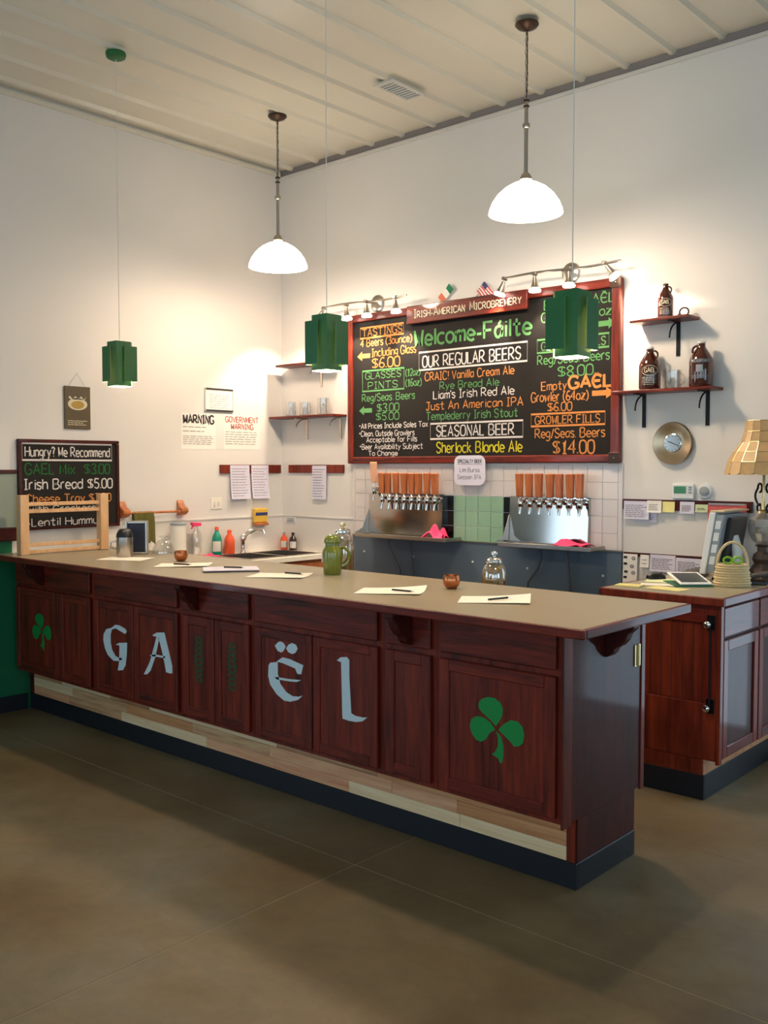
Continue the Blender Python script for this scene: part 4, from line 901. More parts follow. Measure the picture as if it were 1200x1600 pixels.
part(ts, 'string', MB().tube([(LW+.006,3.48,2.183),(LW+.006,3.545,2.275),(LW+.006,3.61,2.183)], .0015, 5), M['gplast'])
# towel rail with an olive towel
tr_ = thing('towel_rail', 'wooden dowel towel rail on the left wall behind the bar', 'towel rail', (LW, 4.1, 1.25))
for y in (3.895, 4.405): part(tr_, 'bracket', MB().prism([(LW,y-.03,1.375),(LW,y-.03,1.25),(LW+.05,y-.03,1.262),(LW+.075,y-.03,1.285),(LW+.07,y-.03,1.31),(LW+.03,y-.03,1.33)], (0,.06,0)), M['oakf'], bevel=.004)
part(tr_, 'dowel', MB().lathe((LW+.05,0,1.287), [(.009,3.872),(.009,4.445)], 12, 'y'), M['oakf'], smooth=True)
mb = MB(); n = 16; vs = []
for i in range(n+1):
    for j in range(9):
        y = 3.955+.18*i/n*(1-.12*j/8); d_ = [(.064,1.10),(.064,1.18),(.064,1.25),(.0615,1.285),(.05,1.2975),(.0395,1.285),(.037,1.25),(.037,1.15),(.036,1.06)][j]
        vs.append((LW+d_[0]+.006*math.sin(i*1.3+j*.2)*(1 if j < 3 else 0), y, d_[1]-(.05+.03*math.sin(i*.4) if j == 0 else 0)))
mb.add(vs, [(i*9+j, (i+1)*9+j, (i+1)*9+j+1, i*9+j+1) for i in range(n) for j in range(8)])
solo('hand_towel', mb, M['towel'], 'olive towel hanging over the wooden towel rail', 'towel', smooth=True)
# ------------------------------------------------------------------ sink corner
SZ = .93
sc = thing('sink_cabinet', 'orange oak sink cabinet with pale top in the room corner', 'cabinet', (-5.73, 4.6, 0))
part(sc, 'body', MB().box(LW+.012, -5.48, 3.83, BW-.012, 0, .75), M['oakf'])
part(sc, 'front_apron', MB().box(-5.479, -5.46, 3.83, BW-.012, 0, SZ-.036), M['oakf'])
for y0, y1 in ((3.86,4.38),(4.40,4.92),(4.94,5.42)):
    d_ = part(sc, 'door', MB().box(-5.459, -5.438, y0, y1, .14, .66), M['oakf'], bevel=.004); part(d_, 'knob', MB().lathe((-5.438,y1-.05,.6), [(.006,0),(.006,.012),(.014,.016),(.012,.026),(0,.028)], 12, 'x'), M['nickel'], smooth=True)
    part(sc, 'drawer', MB().box(-5.459, -5.438, y0, y1, .68, .87), M['oakf'], bevel=.004)
SY0, SY1, SX0, SX1 = 4.62, 5.36, -5.93, -5.49
part(sc, 'top', MB().box(LW+.012, SX0, 3.80, BW-.012, SZ-.035, SZ).box(SX1, -5.425, 3.80, BW-.012, SZ-.035, SZ).box(SX0, SX1, 3.80, SY0, SZ-.035, SZ).box(SX0, SX1, SY1, BW-.012, SZ-.035, SZ), M['cream'])
sk = thing('steel_sink', 'double-bowl stainless sink set in the corner counter', 'sink', (-5.71, 4.99, SZ-.16))
ym = 4.99
part(sk, 'rim', MB().box(SX0-.02,SX0+.02,SY0-.02,SY1+.02,SZ,SZ+.006).box(SX1-.02,SX1+.02,SY0-.02,SY1+.02,SZ,SZ+.006).box(SX0+.02,SX1-.02,SY0-.02,SY0+.02,SZ,SZ+.006).box(SX0+.02,SX1-.02,SY1-.02,SY1+.02,SZ,SZ+.006).box(SX0+.02,SX1-.02,ym-.015,ym+.015,SZ,SZ+.006), M['steel'], bevel=.002)
for a, b in ((SY0+.02, ym-.015), (ym+.015, SY1-.02)):
    x0, x1, z0 = SX0+.02, SX1-.02, SZ-.15
    m = MB().box(x0,x1,a,b,z0,z0+.003).box(x0,x0+.003,a,b,z0+.003,SZ).box(x1-.003,x1,a,b,z0+.003,SZ).box(x0+.003,x1-.003,a,a+.003,z0+.003,SZ).box(x0+.003,x1-.003,b-.003,b,z0+.003,SZ)
    bo = part(sk, 'bowl', m, M['steel']); part(bo, 'drain', MB().lathe(((x0+x1)/2,(a+b)/2,z0+.003), [(.04,0),(.038,.003),(.02,.002)], 20), M['chrome'])
fa = thing('sink_faucet', 'chrome kitchen faucet with raised spout over the sink', 'faucet', (-5.965, 4.97, SZ+.0005))
x, y = -5.985, 4.97
part(fa, 'base', MB().lathe((x,y,SZ+.0005), [(.028,0),(.026,.01),(.018,.02),(.018,.09),(.022,.10),(.022,.13),(.012,.145),(0,.147)], 18), M['chrome'], smooth=True)
part(fa, 'spout', MB().tube([(x+.015,y,SZ+.10),(x+.06,y+.02,SZ+.16),(x+.13,y+.04,SZ+.195),(x+.19,y+.055,SZ+.19),(x+.20,y+.058,SZ+.165)], .011, 10), M['chrome'], smooth=True)
part(fa, 'lever', MB().tube([(x,y,SZ+.14),(x+.01,y+.05,SZ+.175),(x+.02,y+.12,SZ+.195)], .007, 8), M['chrome'], smooth=True)
def bottle(name, label, x, y, z, r, h, m, capm, cat='bottle', lab=None, sq=1, spray=False):
    t = thing(name, label, cat, (x, y, z))
    part(t, 'body', MB().lathe((x,y,z), [(0,0),(r*.94,0),(r,.008),(r,h*.55),(r*.85,h*.68),(r*.4,h*.82),(r*.36,h*.88),(0,h*.88)], 20, sq=sq), M[m], smooth=True)
    if not spray: part(t, 'cap', MB().lathe((x,y,z+h*.882), [(r*.42,0),(r*.42,h*.08),(r*.3,h*.118),(0,h*.12)], 14), M[capm], smooth=True)
    else:
        part(t, 'trigger_head', MB().prism([(x-.02,y-.03,z+h*.885),(x-.02,y+.035,z+h*.885),(x-.02,y+.04,z+h*.98),(x-.02,y-.045,z+h),(x-.02,y-.045,z+h*.95)], (.04,0,0)), M[capm], bevel=.004)
        part(t, 'trigger', MB().tube([(x,y-.03,z+h*.89),(x,y-.045,z+h*.82)], .006, 6), M[capm])
    if lab:
        a0 = math.atan2(-y,-x)
        vs = [(x+(r+.0008)*math.cos(a0+u), y+(r+.0008)*math.sin(a0+u)*sq, z+h*vv) for u in [(-.9+1.8*k_/8) for k_ in range(9)] for vv in (.14,.5)]
        part(t, 'label', MB().add(vs, [(2*k_,2*k_+2,2*k_+3,2*k_+1) for k_ in range(8)]), M[lab], smooth=True)
    return t
bottle('dish_soap', 'teal dish soap bottle beside the sink', -5.975, 4.70, SZ, .038, .225, 'teal', 'orange', lab='whitelab')
bottle('orange_bottle', 'bright orange plastic bottle right of the teal soap', -5.985, 4.835, SZ, .042, .195, 'orange', 'orange')
bottle('spray_bottle', 'clear spray bottle with a pink trigger by the left wall', -5.965, 4.495, SZ, .042, .27, 'glassw', 'pink', spray=True)
bottle('sauce_bottle', 'small pale bottle with orange base in the sink corner', -5.965, 5.40, SZ+.0065*0, .03, .15, 'orange', 'gplast', lab='whitelab')
bottle('dark_bottle', 'small dark brown bottle with white label in the sink corner', -5.86, 5.405, SZ, .032, .15, 'amber', 'blk', lab='whitelab')
t = thing('paper_canister', 'tall pale grey canister behind the copper cup', 'canister', (-5.94, 4.31, SZ))
part(t, 'body', MB().lathe((-5.94,4.31,SZ), [(0,0),(.055,0),(.058,.01),(.058,.255),(0,.255)], 24), M['whitelab'], smooth=True)
part(t, 'lid', MB().lathe((-5.94,4.31,SZ+.2555), [(.06,0),(.06,.015),(.05,.022),(0,.022)], 24), M['gplast'], smooth=True)
t = thing('glass_canister', 'square clear glass canister behind the spray bottle', 'canister', (-5.97, 4.42, SZ))
part(t, 'body', MB().box(-6.03,-5.93,4.385,4.445,SZ,SZ+.17), M['glassw'], bevel=.006); part(t, 'lid', MB().box(-6.03,-5.93,4.385,4.445,SZ+.171,SZ+.185), M['glassw'], bevel=.003)
cloth('dish_cloth', 'pink dish cloth lying by the teal soap bottle', (-5.87, 4.55, SZ), .10, .14, .03, 9)
t = thing('sponge_pack', 'yellow and navy pack hanging on the left wall over the sink', 'packet', (LW+.008, 5.185, 1.145))
part(t, 'pack', MB().box(LW+.0125, LW+.05, 5.115, 5.255, 1.165, 1.285), M['yel'], bevel=.01, seg=2)
part(t, 'printed_band', MB().box(LW+.0501, LW+.0515, 5.122, 5.248, 1.225, 1.25), M['navy'])
part(t, 'wooden_foot', MB().box(LW+.0125, LW+.06, 5.115, 5.255, 1.142, 1.1645), M['oakf'], bevel=.003)

# ------------------------------------------------------------------ things on the bar
def copper(label, x, y, s=1):
    t = thing('copper_cup', label, 'cup', (x, y, CT+.001), group='copper candle cups')
    part(t, 'cup', MB().lathe((x,y,CT+.001), [(0,0),(.022*s,0),(.034*s,.012*s),(.041*s,.032*s),(.039*s,.052*s),(.035*s,.062*s),(.032*s,.061*s),(.036*s,.05*s),(.036*s,.032*s),(.02*s,.012*s),(0,.010*s)], 28), M['copper'], smooth=True)
    part(t, 'candle', MB().lathe((x,y,CT+.0125), [(.016*s,0),(.016*s,.018*s),(0,.019*s)], 14), M['cream'])
copper('round copper cup at the far left of the bar', -4.745, 3.46, 1.0)
copper('round copper cup on the bar between the two nearest menus', -2.725, 3.515, 1.0)
def menu(label, c, ang, pen, curl=(.02,.0), m='cream', stack=1, seed=1):
    rnd = random.Random(seed); w, l, n = .21, .30, 10
    t = thing('menu_sheet', label, 'paper', (c[0], c[1], CT+.0012), ang, group='menu sheets laid along the bar')
    for s_ in range(stack):
        vs = []; z0 = .0012*s_; da = rnd.uniform(-.04,.04) if s_ else 0
        for i in range(n+1):
            for j in range(n+1):
                u, v = (i/n-.5)*w, (j/n-.5)*l; k1 = max(0, i/n-.45)/.55; k2 = max(0, .4-i/n)/.4*(j/n)
                vs.append((u+da*v, v-da*u, z0+curl[0]*k1*k1*(j/n)+curl[1]*k2*k2))
        fs = [(a*(n+1)+b, (a+1)*(n+1)+b, (a+1)*(n+1)+b+1, a*(n+1)+b+1) for a in range(n) for b in range(n)]
        mb = MB().add(vs, fs); mb.add([(a,b,max(.0001,cc-.0006)) for a,b,cc in vs], [q[::-1] for q in fs])
        part(t, 'sheet', mb, M[m], local=True, smooth=True)
    if pen:
        px_, py_, pa = pen; d_ = Vector((math.cos(pa), math.sin(pa), 0)); p0 = Vector((c[0],c[1],0)) + Matrix.Rotation(ang,3,'Z') @ Vector((px_,py_,0)) + Vector((0,0,CT+.0025+.0012*stack+.005))
        q = thing('pen', 'pen lying on the ' + label.replace('white menu sheet','menu sheet').replace('stack of menu sheets','menu stack'), 'pen', p0, 0, 'pens on the menu sheets')
        part(q, 'barrel', MB().tube([d_*-.06, d_*.045], .0045, 8), M['blk'], local=True, smooth=True); part(q, 'tip', MB().tube([d_*.0452, d_*.062], .004, 8, rr=[.0042,.001]), M['chrome'], local=True, smooth=True)
    return t
menu('white menu sheet on the bar nearest the left wall', (-5.12, 3.32), R(-60), None, (.0,.0), seed=1)
menu('white menu sheet on the bar beside the first copper cup', (-4.53, 3.32), R(-48), (.02,.0,R(20)), (.006,.006), seed=2)
menu('thicker stack of menu sheets, third along from the left wall', (-4.12, 3.335), R(-38), (.01,.02,R(30)), (.0,.0), 'lilac', 8, seed=3)
menu('white menu sheet left of the green jug', (-3.715, 3.33), R(-62), (-.06,.06,R(10)), (.005,.008), seed=4)
menu('white menu sheet right of the green jug', (-2.865, 3.245), R(-60), (.02,.06,R(5)), (.005,.02), seed=5)
menu('white menu sheet nearest the open end of the bar', (-2.345, 3.325), R(-58), (.0,.02,R(75)), (.005,.018), seed=6)
jg = thing('green_jug', 'glossy olive green lidded jug standing on the bar', 'jug', (-3.555, 3.56, CT+.001))
jx_, jy_, jz_ = -3.555, 3.56, CT+.001
part(jg, 'body', MB().lathe((jx_,jy_,jz_), [(0,0),(.043,0),(.047,.008),(.050,.06),(.053,.115),(.050,.132),(.040,.146),(.037,.155),(.037,.165),(0,.165)], 32), M['olive'], smooth=True)
part(jg, 'lid', MB().lathe((jx_,jy_,jz_+.1655), [(.043,0),(.044,.006),(.044,.020),(.040,.028),(.036,.036),(.024,.044),(0,.046)], 32), M['olive'], smooth=True)
part(jg, 'handle', MB().tube([(jx_+.034+.034*math.sin(a), jy_+.03+.03*math.sin(a), jz_+.095+.05*math.cos(a)) for a in [k_*math.pi/8 for k_ in range(9)]], .008, 8), M['olive'], smooth=True)
part(jg, 'label', MB().box(jx_-.058,jx_-.0535,jy_-.022,jy_+.012,jz_+.062,jz_+.11), M['lilac'])
def snack_jar(label, x, y, z, r, h, m2, warmlid):
    t = thing('snack_jar', label, 'jar', (x, y, z), group='glass snack jars behind the bar')
    pr = [(r*.85,0),(r,.02),(r,h*.62),(r*.96,h*.72),(r*.82,h*.83),(r*.58,h*.90)]
    part(t, 'glass', MB().shell((x,y,z), pr + [(a-.004, b) for a, b in pr[::-1]], 28), M['glassw'], smooth=True)
    part(t, 'glass_base', MB().lathe((x,y,z), [(r*.84,.0),(r*.84,.006)], 24), M['glassw'])
    mb = MB(); rnd = random.Random(4)
    mb.lathe((x,y,z+.007), [(r*.8,0),(r*.88,.02),(r*.90,h*.62),(r*.8,h*.70),(r*.4,h*.74),(0,h*.74)], 20)
    for k_ in range(26):
        a = rnd.uniform(0,6.28); q = r*math.sqrt(rnd.random())*.75; c = (x+q*math.cos(a), y+q*math.sin(a), z+h*.70+rnd.uniform(0,.03)); b = rnd.uniform(0,6.28)
        mb.tube([(c[0]+.016*math.cos(b+s_*.7), c[1]+.016*math.sin(b+s_*.7), c[2]+.004*math.sin(s_)) for s_ in range(6)], .004, 5)
    part(t, 'snacks', mb, M['snack'], kind='stuff', smooth=True)
    l = part(t, 'lid', MB().lathe((x,y,z+h*.905), [(r*.62,0),(r*.62,.012),(r*.5,.020),(.012,.026)], 24), M['chrome'], smooth=True)
    part(l, 'knob', MB().lathe((x,y,z+h*.905+.026), [(.008,0),(.008,.008),(.017,.014),(.017,.024),(.009,.030),(0,.031)], 16), M['brass' if warmlid else 'chrome'], smooth=True)
    part(t, 'rim_ring', MB().tube([(x+r*.60*math.cos(a), y+r*.60*math.sin(a), z+h*.90) for a in [k_*math.pi/14 for k_ in range(28)]], .004, 6, closed=True), M['chrome'], smooth=True)
snack_jar('glass snack jar just behind the green jug', -3.83, 3.92, .92, .072, .36, 'snack', True)
snack_jar('glass snack jar behind the bar under the right tap panel', -2.765, 3.915, .92, .064, .25, 'snack', False)
tb = thing('steel_thermos', 'short steel thermos with black cap on the bar near the left wall', 'thermos', (-5.23, 3.385, CT+.001))
x, y, z = -5.23, 3.385, CT+.001
part(tb, 'body', MB().lathe((x,y,z), [(0,0),(.05,0),(.052,.004),(.052,.125),(0,.125)], 30), M['steel'], smooth=True)
part(tb, 'cap', MB().lathe((x,y,z+.1255), [(.052,0),(.05,.02),(.04,.042),(.028,.052),(0,.053)], 30), M['blk'], smooth=True)
part(tb, 'handle', MB().tube([(x-.03,y-.04,z+.10),(x-.055,y-.065,z+.095),(x-.055,y-.065,z+.06),(x-.03,y-.04,z+.05)], .006, 8), M['steel'], smooth=True)
nh = thing('napkin_holder', 'upright silver frame holder with dark centre behind the thermos', 'napkin holder', (-5.36, 3.56, CT+.001), R(48))
part(nh, 'frame', MB().box(-.072,-.056,-.03,.03,0,.215).box(.056,.072,-.03,.03,0,.215).box(-.056,.056,-.03,.03,.2,.215).box(-.056,.056,-.03,.03,0,.012), M['nickel'], local=True, bevel=.003)
part(nh, 'dark_insert', MB().box(-.055,.055,-.02,.02,.0125,.1995), mat('dark_navy_insert', srgb(24,28,46), .4), local=True)
gb = thing('glass_bowl', 'upturned clear glass bowl at the back of the bar', 'bowl', (-5.235, 3.68, CT+.001))
part(gb, 'bowl', MB().shell((-5.235,3.68,CT+.001), [(.075,0),(.076,.006),(.070,.035),(.052,.07),(.03,.09),(.012,.096)], 28), M['glassw'], smooth=True)
part(gb, 'foot_ring', MB().lathe((-5.235,3.68,CT+.0965), [(.012,0),(.013,.012),(.03,.016),(.03,.020)], 20), M['glassw'], smooth=True)
wr = thing('wooden_rack', 'pale pine ladder-shaped stand on the bar before the small chalkboard', 'stand', (-5.83, 3.31, CT+.001))
for y in (3.02, 3.60): part(wr, 'upright', MB().box(-5.86,-5.80,y-.03,y+.03,CT+.001,1.442), M['pine'], bevel=.003)
for z in (1.382, 1.336, 1.118, 1.072): part(wr, 'rail', MB().box(-5.842,-5.818,3.0505,3.5695,z-.012,z+.012), wood('pine_rail_grain_%d' % int(z*1000), srgb(196,146,100), srgb(226,182,138), (12,1.6,12), rough=.5, coat=.15) if False else M['pine'], bevel=.002)

# ------------------------------------------------------------------ desk return at the right
DT = .998; DX0, DX1, DY0 = -2.42, -1.82, 4.445
dk = thing('desk_cabinet', 'dark red cabinet standing against the back wall at the right', 'cabinet', (-2.12, 4.95, 0))
part(dk, 'plinth', MB().box(DX0, -1.906, DY0+.012, BW-.022, 0, .2), M['cherryg'])
part(dk, 'rubber_base', MB().box(DX0, -1.894, DY0, DY0+.0115, 0, .122).box(-1.9055, -1.894, DY0+.012, BW-.022, 0, .122), M['black'], bevel=.002)
part(dk, 'kick_strip', MB().box(-1.9055, -1.899, DY0+.013, BW-.022, .1225, .2), PL[1])
part(dk, 'body', MB().box(DX0, DX1-.02, DY0+.03, BW-.022, .2005, DT-.041), M['cherryd'])
part(dk, 'lower_board', MB().box(DX0, -1.907, DY0+.0, DY0+.0115, .1225, .2), M['cherryg'])
part(dk, 'lower_board', MB().box(DX0, DX1-.0205, DY0, DY0+.0295, .2005, .478), M['cherryg'], bevel=.002)
for i in range(9):
    w = (DX1-.085-DX0)/9; part(dk, 'beadboard_slat', MB().box(DX0+w*i+.001, DX0+w*(i+1)-.001, DY0+.014, DY0+.0295, .4785, .868), M['cherryg'], bevel=.002)
part(dk, 'top_rail', MB().box(DX0, DX1-.0855, DY0, DY0+.0295, .8685, DT-.041), M['cherryh'], bevel=.002)
part(dk, 'side_stile', MB().box(DX1-.085, DX1-.0205, DY0, DY0+.0295, .4785, DT-.041), M['cherry'], bevel=.002)
part(dk, 'corner_stile', MB().box(DX1-.02, DX1, DY0, DY0+.035, .185, DT-.041), M['cherryg'], bevel=.003)
for y0, y1 in ((4.486, 4.93), (4.945, 5.41)):
    part(dk, 'drawer_front', MB().box(DX1-.0195, DX1, y0, y1, .80, .945), M['cherryy'], bevel=.005)
    d_ = part(dk, 'door', MB().box(DX1-.0195, DX1-.010, y0+.05, y1-.05, .255, .735), M['cherryd'])
    for a, b, c, e in ((y0,y0+.055,.205,.785),(y1-.055,y1,.205,.785)): part(d_, 'stile', MB().box(DX1-.0195, DX1, a, b, c, e), M['cherry'], bevel=.004)
    for c, e in ((.205,.26),(.73,.785)): part(d_, 'rail', MB().box(DX1-.0195, DX1, y0+.055, y1-.055, c, e), M['cherryy'], bevel=.004)
lt = part(dk, 'latch_rod', MB().tube([(-1.868,DY0-.012,.87),(-1.868,DY0-.012,.46)], .006, 8), M['iron'], label='black vertical latch rod with two chrome knobs')
for z in (.868, .462):
    part(lt, 'latch_plate', MB().box(-1.888,-1.846,DY0-.008,DY0-.0005,z-.028,z+.042), M['iron'], bevel=.002)
    part(lt, 'latch_knob', MB().lathe((-1.874,DY0-.008,z), [(.009,0),(.009,-.012),(.018,-.018),(.017,-.030),(.008,-.036),(0,-.037)], 16, 'y'), M['chrome'], smooth=True)
dw = thing('desk_worktop', 'small olive laminate worktop with red wooden edge over the desk cabinet', 'worktop', (-2.12, 4.93, DT-.04))
part(dw, 'laminate', MB().box(DX0-.025, DX1+.005, DY0-.01, BW-.022, DT-.04, DT), M['lam'])
part(dw, 'front_edging', MB().box(DX0-.025, DX1+.022, DY0-.0265, DY0-.0105, DT-.04, DT+.0005), M['cherryg'], bevel=.004)
part(dw, 'side_edging', MB().box(DX1+.0055, DX1+.022, DY0-.01, BW-.022, DT-.04, DT+.0005), M['cherryy'], bevel=.004)
part(dw, 'left_edging', MB().box(DX0-.041, DX0-.0255, DY0-.0265, BW-.022, DT-.04, DT+.0005), M['cherryy'], bevel=.004)
D = DT + .001
def flat(name, label, c, w, l, ang, z, m, cat='paper', th=.0012, group=None):
    t = thing(name, label, cat, (c[0], c[1], z), ang, group)
    part(t, 'sheet', MB().box(-w/2,w/2,-l/2,l/2,0,th), M[m], local=True); return t
flat('mouse_mat', 'dull green mat under the computer mouse', (-2.34, 4.90), .17, .20, R(20), D, 'greenp', 'mat', .002)
flat('yellow_note', 'yellow note at the left front of the desk', (-2.37, 4.58), .13, .09, R(10), D, 'yellowp', th=.006, group='loose papers on the desk')
flat('yellow_note', 'pale yellow sheet at the middle front of the desk', (-2.17, 4.60), .20, .12, R(-6), D, 'yellowp', group='loose papers on the desk')
flat('yellow_note', 'cream sheet lying between the mouse and the front papers', (-2.27, 4.73), .20, .10, R(25), D, 'cream', group='loose papers on the desk')
t = thing('computer_mouse', 'black computer mouse on the green mat', 'mouse', (-2.40, 4.95, D+.0025), R(60))
prof = []; n = 12; vs = []; fs = []
for i in range(n+1):
    for j in range(7):
        u = -.058+.116*i/n; hw = .034*math.sqrt(max(0,1-(u/.0585)**2))**.6; zz = .036*math.sqrt(max(0,1-((u+.008)/.068)**2)); a = math.pi*j/6
        vs.append((u, hw*math.cos(a), max(.0,zz*math.sin(a))))
fs = [(i*7+j, (i+1)*7+j, (i+1)*7+j+1, i*7+j+1) for i in range(n) for j in range(6)] 
part(t, 'shell', MB().add(vs, fs), M['blk'], local=True, smooth=True); part(t, 'wheel', MB().lathe((.03,0,.028), [(.008,-.004),(.008,.004)], 12, 'y'), M['dkgrey'], local=True)
t = thing('keyboard', 'charcoal keyboard propped in front of the monitor', 'keyboard', (-2.31, 5.24, D), R(-75))
part(t, 'case', MB().add([(-.15,-.06,0),(.15,-.06,0),(.15,.06,0),(-.15,.06,0),(-.15,-.06,.012),(.15,-.06,.012),(.15,.06,.045),(-.15,.06,.045)], [(3,2,1,0),(4,5,6,7),(0,1,5,4),(1,2,6,5),(2,3,7,6),(3,0,4,7)]), M['dkgrey'], local=True, bevel=.003)
km = MB()
for r_ in range(5):
    for c_ in range(15):
        yy = -.046+.0225*r_; zz = .012+.033*(yy+.06)/.12
        km.box(-.142+.019*c_, -.142+.019*c_+.0165, yy-.009, yy+.009, zz+.001, zz+.008)
part(t, 'keys', km, M['dkgrey'], local=True, kind='stuff')
t = thing('tablet', 'white tablet with dark screen on a green folder on the desk', 'tablet', (-2.17, 4.86, D+.0085), R(45))
t.rotation_euler = (R(9), 0, R(43))
part(t, 'case', MB().box(-.085,.085,-.115,.115,.018,.027), M['wplast'], local=True, bevel=.004, seg=2); part(t, 'screen', MB().box(-.070,.070,-.092,.092,.0271,.0278), M['screen'], local=True)
flat('green_folder', 'green folder under the tablet', (-2.17, 4.85), .20, .24, R(40), D, 'dkgreen', 'folder', .006)
# monitor seen from its end
mn = thing('monitor', 'white flat monitor seen edge-on with beige top on the desk', 'monitor', (-2.15, 5.22, D))
tl = lambda x, z: (x + (z-1.05)*.16, z)
def slab(x0, x1, y0, y1, z0, z1):
    a, b = tl(x0,z0), tl(x1,z0); c, d_ = tl(x1,z1), tl(x0,z1)
    return MB().prism([(a[0],y0,a[1]),(b[0],y0,b[1]),(c[0],y0,c[1]),(d_[0],y0,d_[1])], (0,y1-y0,0))
part(mn, 'front_bezel', slab(-2.20,-2.165,5.06,5.42,1.035,1.375), M['wplast'], bevel=.004)
part(mn, 'screen', slab(-2.2035,-2.2005,5.09,5.39,1.07,1.345), M['screen'])
part(mn, 'side_band', slab(-2.1645,-2.12,5.07,5.41,1.045,1.365), M['gplast'], bevel=.003)
for i in range(4): part(mn, 'side_button', slab(-2.158,-2.128,5.067,5.0695,1.09+.065*i,1.135+.065*i), M['wplast'])
part(mn, 'back_shell', slab(-2.1195,-2.095,5.12,5.36,1.10,1.345), M['blk'], bevel=.008)
part(mn, 'top_strip', slab(-2.20,-2.12,5.065,5.415,1.3755,1.386), M['bplast'], bevel=.003)
part(mn, 'stand_neck', MB().tube([(-2.08,5.22,1.24),(-2.055,5.22,1.16),(-2.05,5.22,1.06),(-2.07,5.22,D+.012)], .03, 12), M['wplast'], smooth=True)
part(mn, 'stand_foot', MB().lathe((-2.09,5.22,D), [(.10,0),(.098,.008),(.05,.014)], 28), M['blk'])
# basket with scissors
bk = thing('wicker_basket', 'little wicker basket with arched handle on the desk corner', 'basket', (-1.965, 4.93, D), R(35))
vs = []; n = 28; lv = 9
mb = MB()
for i in range(lv):
    f_ = i/(lv-1); zz = .006+.105*f_; rx, ry = .088-.012*f_, .062-.010*f_
    mb.tube([(rx*(1+.035*(k_ % 2)*(1 if i % 2 else -1))*math.cos(2*math.pi*k_/n)*(abs(math.cos(2*math.pi*k_/n))**-.25 if abs(math.cos(2*math.pi*k_/n)) > .2 else 1.3), ry*(1+.05*(k_ % 2)*(1 if i % 2 else -1))*math.sin(2*math.pi*k_/n)*(abs(math.sin(2*math.pi*k_/n))**-.25 if abs(math.sin(2*math.pi*k_/n)) > .2 else 1.3), zz) for k_ in range(n)], .0072, 6, closed=True)
part(bk, 'woven_wall', mb, M['wicker'], local=True, smooth=True)
part(bk, 'bottom', MB().lathe((0,0,0), [(.075,.0),(.075,.004)], 24, sq=.7), M['wicker'], local=True)
part(bk, 'handle', MB().tube([(.078*math.cos(a), 0, .105+.125*math.sin(a)) for a in [k_*math.pi/14 for k_ in range(15)]], .0075, 8), M['wicker'], local=True, smooth=True)
sz = thing('scissors', 'green-handled scissors sticking out of the wicker basket', 'scissors', (-1.965, 4.935, D+.02), R(35))
part(sz, 'blades', MB().box(-.006,.006,-.002,.002,.0,.09).box(.006,.014,.0021,.004,.0,.09), M['steel'], local=True)
for s_ in (-1, 1): part(sz, 'finger_loop', MB().tube([(s_*.026+.022*math.cos(a), .002*s_, .115+.016*math.sin(a)) for a in [k_*math.pi/9 for k_ in range(18)]], .006, 8, closed=True), M['lime'], local=True, smooth=True)
# phone-like black desk tools, dark pouch
t = thing('stapler', 'black stapler standing open behind the wicker basket', 'stapler', (-2.01, 5.12, D), R(-30))
part(t, 'base', MB().box(-.02,.02,-.07,.07,0,.014), M['blk'], local=True, bevel=.003)
part(t, 'arm', MB().tube([(0,.06,.024),(0,.0,.07),(0,-.06,.125)], .014, 10, rr=[.012,.016,.013]), M['blk'], local=True, smooth=True)
t = thing('hole_punch', 'black hole punch beside the lamp foot', 'hole punch', (-1.895, 5.075, D), R(20))
part(t, 'base', MB().box(-.055,.055,-.03,.03,0,.02), M['blk'], local=True, bevel=.004); part(t, 'lever', MB().tube([(-.05,0,.028),(.0,0,.05),(.06,0,.06)], .015, 10), M['dkgrey'], local=True, smooth=True)
flat('white_slip', 'white slip of paper under the black hole punch', (-1.96, 4.985), .10, .13, R(50), D-.0005, 'paper', group='loose papers on the desk')
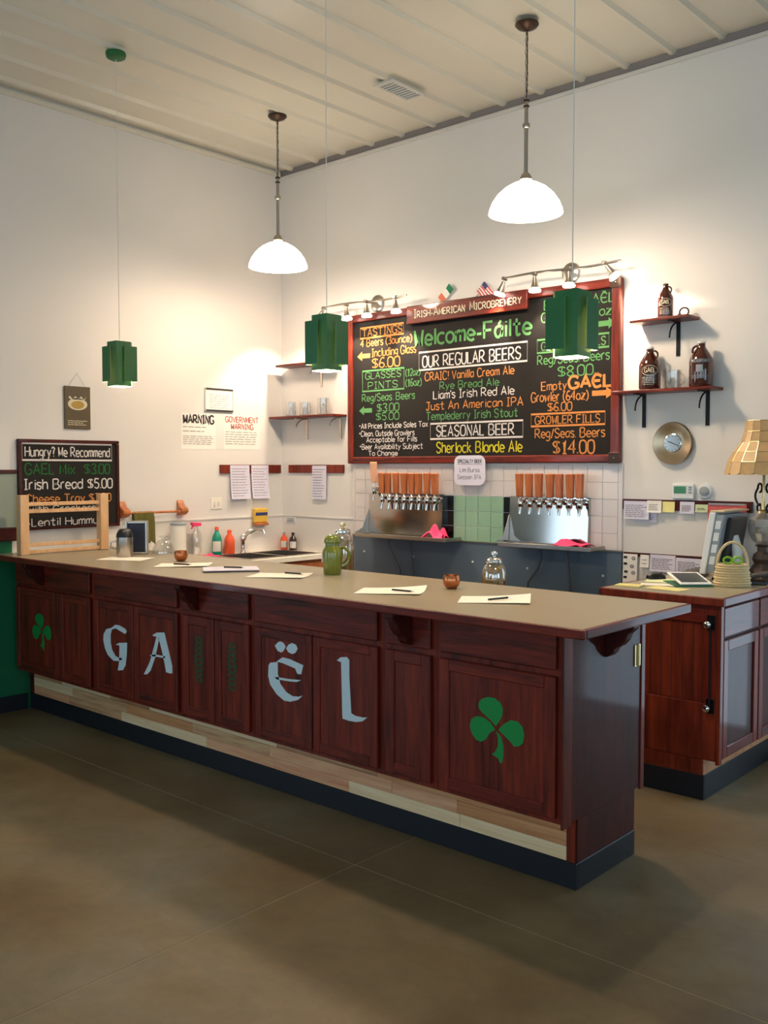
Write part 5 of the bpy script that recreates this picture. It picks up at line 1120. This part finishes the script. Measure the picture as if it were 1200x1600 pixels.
# table lamp with shell shade
LX, LY = -1.915, 5.225
la = thing('table_lamp', 'table lamp with scalloped capiz shell shade and crystal body', 'lamp', (LX, LY, D))
part(la, 'carved_foot', MB().lathe((LX,LY,D), [(0,0),(.085,0),(.088,.02),(.07,.035),(.078,.055),(.062,.08),(.045,.10),(.058,.125),(.05,.15),(.03,.165),(.03,.19),(.045,.20),(0,.202)], 10), M['dkbrown'])
part(la, 'crystal_globe', MB().lathe((LX,LY,D+.2025), [(.03,0),(.055,.02),(.078,.065),(.082,.10),(.07,.14),(.045,.16),(.03,.17)], 14), M['crystal'])
part(la, 'neck', MB().lathe((LX,LY,D+.373), [(.034,0),(.03,.012),(.016,.02),(.012,.06),(.009,.07),(.009,.20),(.014,.21),(.009,.22),(.009,.50)], 16), M['brass'], smooth=True)
for sgn, ay in ((-1,0),(1,0)):
    pts = []
    for k_ in range(30):
        f_ = k_/29
        if f_ < .3: a = math.pi*2.2*(f_/.3); pts.append((.05+.022*math.cos(a+2.6), .40+.022*math.sin(a+2.6)))
        elif f_ < .7: q = (f_-.3)/.4; pts.append((.065+.03*math.sin(q*math.pi), .42+.09*q))
        else: a = math.pi*1.5*(f_-.7)/.3; pts.append((.045+.022*math.cos(a), .51+.024*math.sin(a)))
    part(la, 'iron_scroll', MB().tube([(LX+sgn*u*.75, LY+sgn*u*-.67, D+zz) for u, zz in pts], .006, 8), M['iron'], smooth=True)
prf = [(.098,1.872),(.105,1.815),(.122,1.758),(.160,1.705),(.190,1.650),(.205,1.590)]
nc_ = 16; lat = MB()
for i in range(5):
    for k_ in range(nc_):
        a0, a1 = 2*math.pi*k_/nc_+.1, 2*math.pi*(k_+1)/nc_+.1
        p = lambda r_, a, zz: (LX+r_*math.cos(a), LY+r_*math.sin(a), zz)
        (r0, z0), (r1, z1) = prf[i], prf[i+1]; e = .012
        if i == 4:
            vs = [p(r0,a0+e,z0-.001), p(r0,a1-e,z0-.001)] + [p(r1*(1-(.01 if 0 else 0)), a1-e-(a1-a0-2*e)*q/6, z1-.010*math.sin(math.pi*q/6)) for q in range(7)]
        else: vs = [p(r0,a0+e,z0-.001), p(r0,a1-e,z0-.001), p(r1,a1-e,z1+.001), p(r1,a0+e,z1+.001)]
        mb = MB().ngon(vs[::-1]); c_ = Vector((LX,LY,0)); mb.ngon([(LX+(v[0]-LX)*.99, LY+(v[1]-LY)*.99, v[2]) for v in vs])
        part(la, 'shell_pane', mb, M['capiz'])
for i in range(1, 5): lat.tube([(LX+prf[i][0]*math.cos(a), LY+prf[i][0]*math.sin(a), prf[i][1]) for a in [2*math.pi*(k_)/nc_+.1 for k_ in range(nc_)]], .0018, 5, closed=True)
lat.tube([(LX+prf[0][0]*math.cos(a), LY+prf[0][0]*math.sin(a), prf[0][1]) for a in [2*math.pi*(k_)/nc_+.1 for k_ in range(nc_)]], .002, 5, closed=True)
for k_ in range(nc_): lat.tube([(LX+r_*math.cos(2*math.pi*k_/nc_+.1), LY+r_*math.sin(2*math.pi*k_/nc_+.1), zz) for r_, zz in prf], .0018, 5)
for k_ in range(3): lat.tube([(LX,LY,1.868),(LX+.098*math.cos(k_*2.09), LY+.098*math.sin(k_*2.09), 1.872)], .002, 5)
part(la, 'shade_wires', lat, M['brass'])
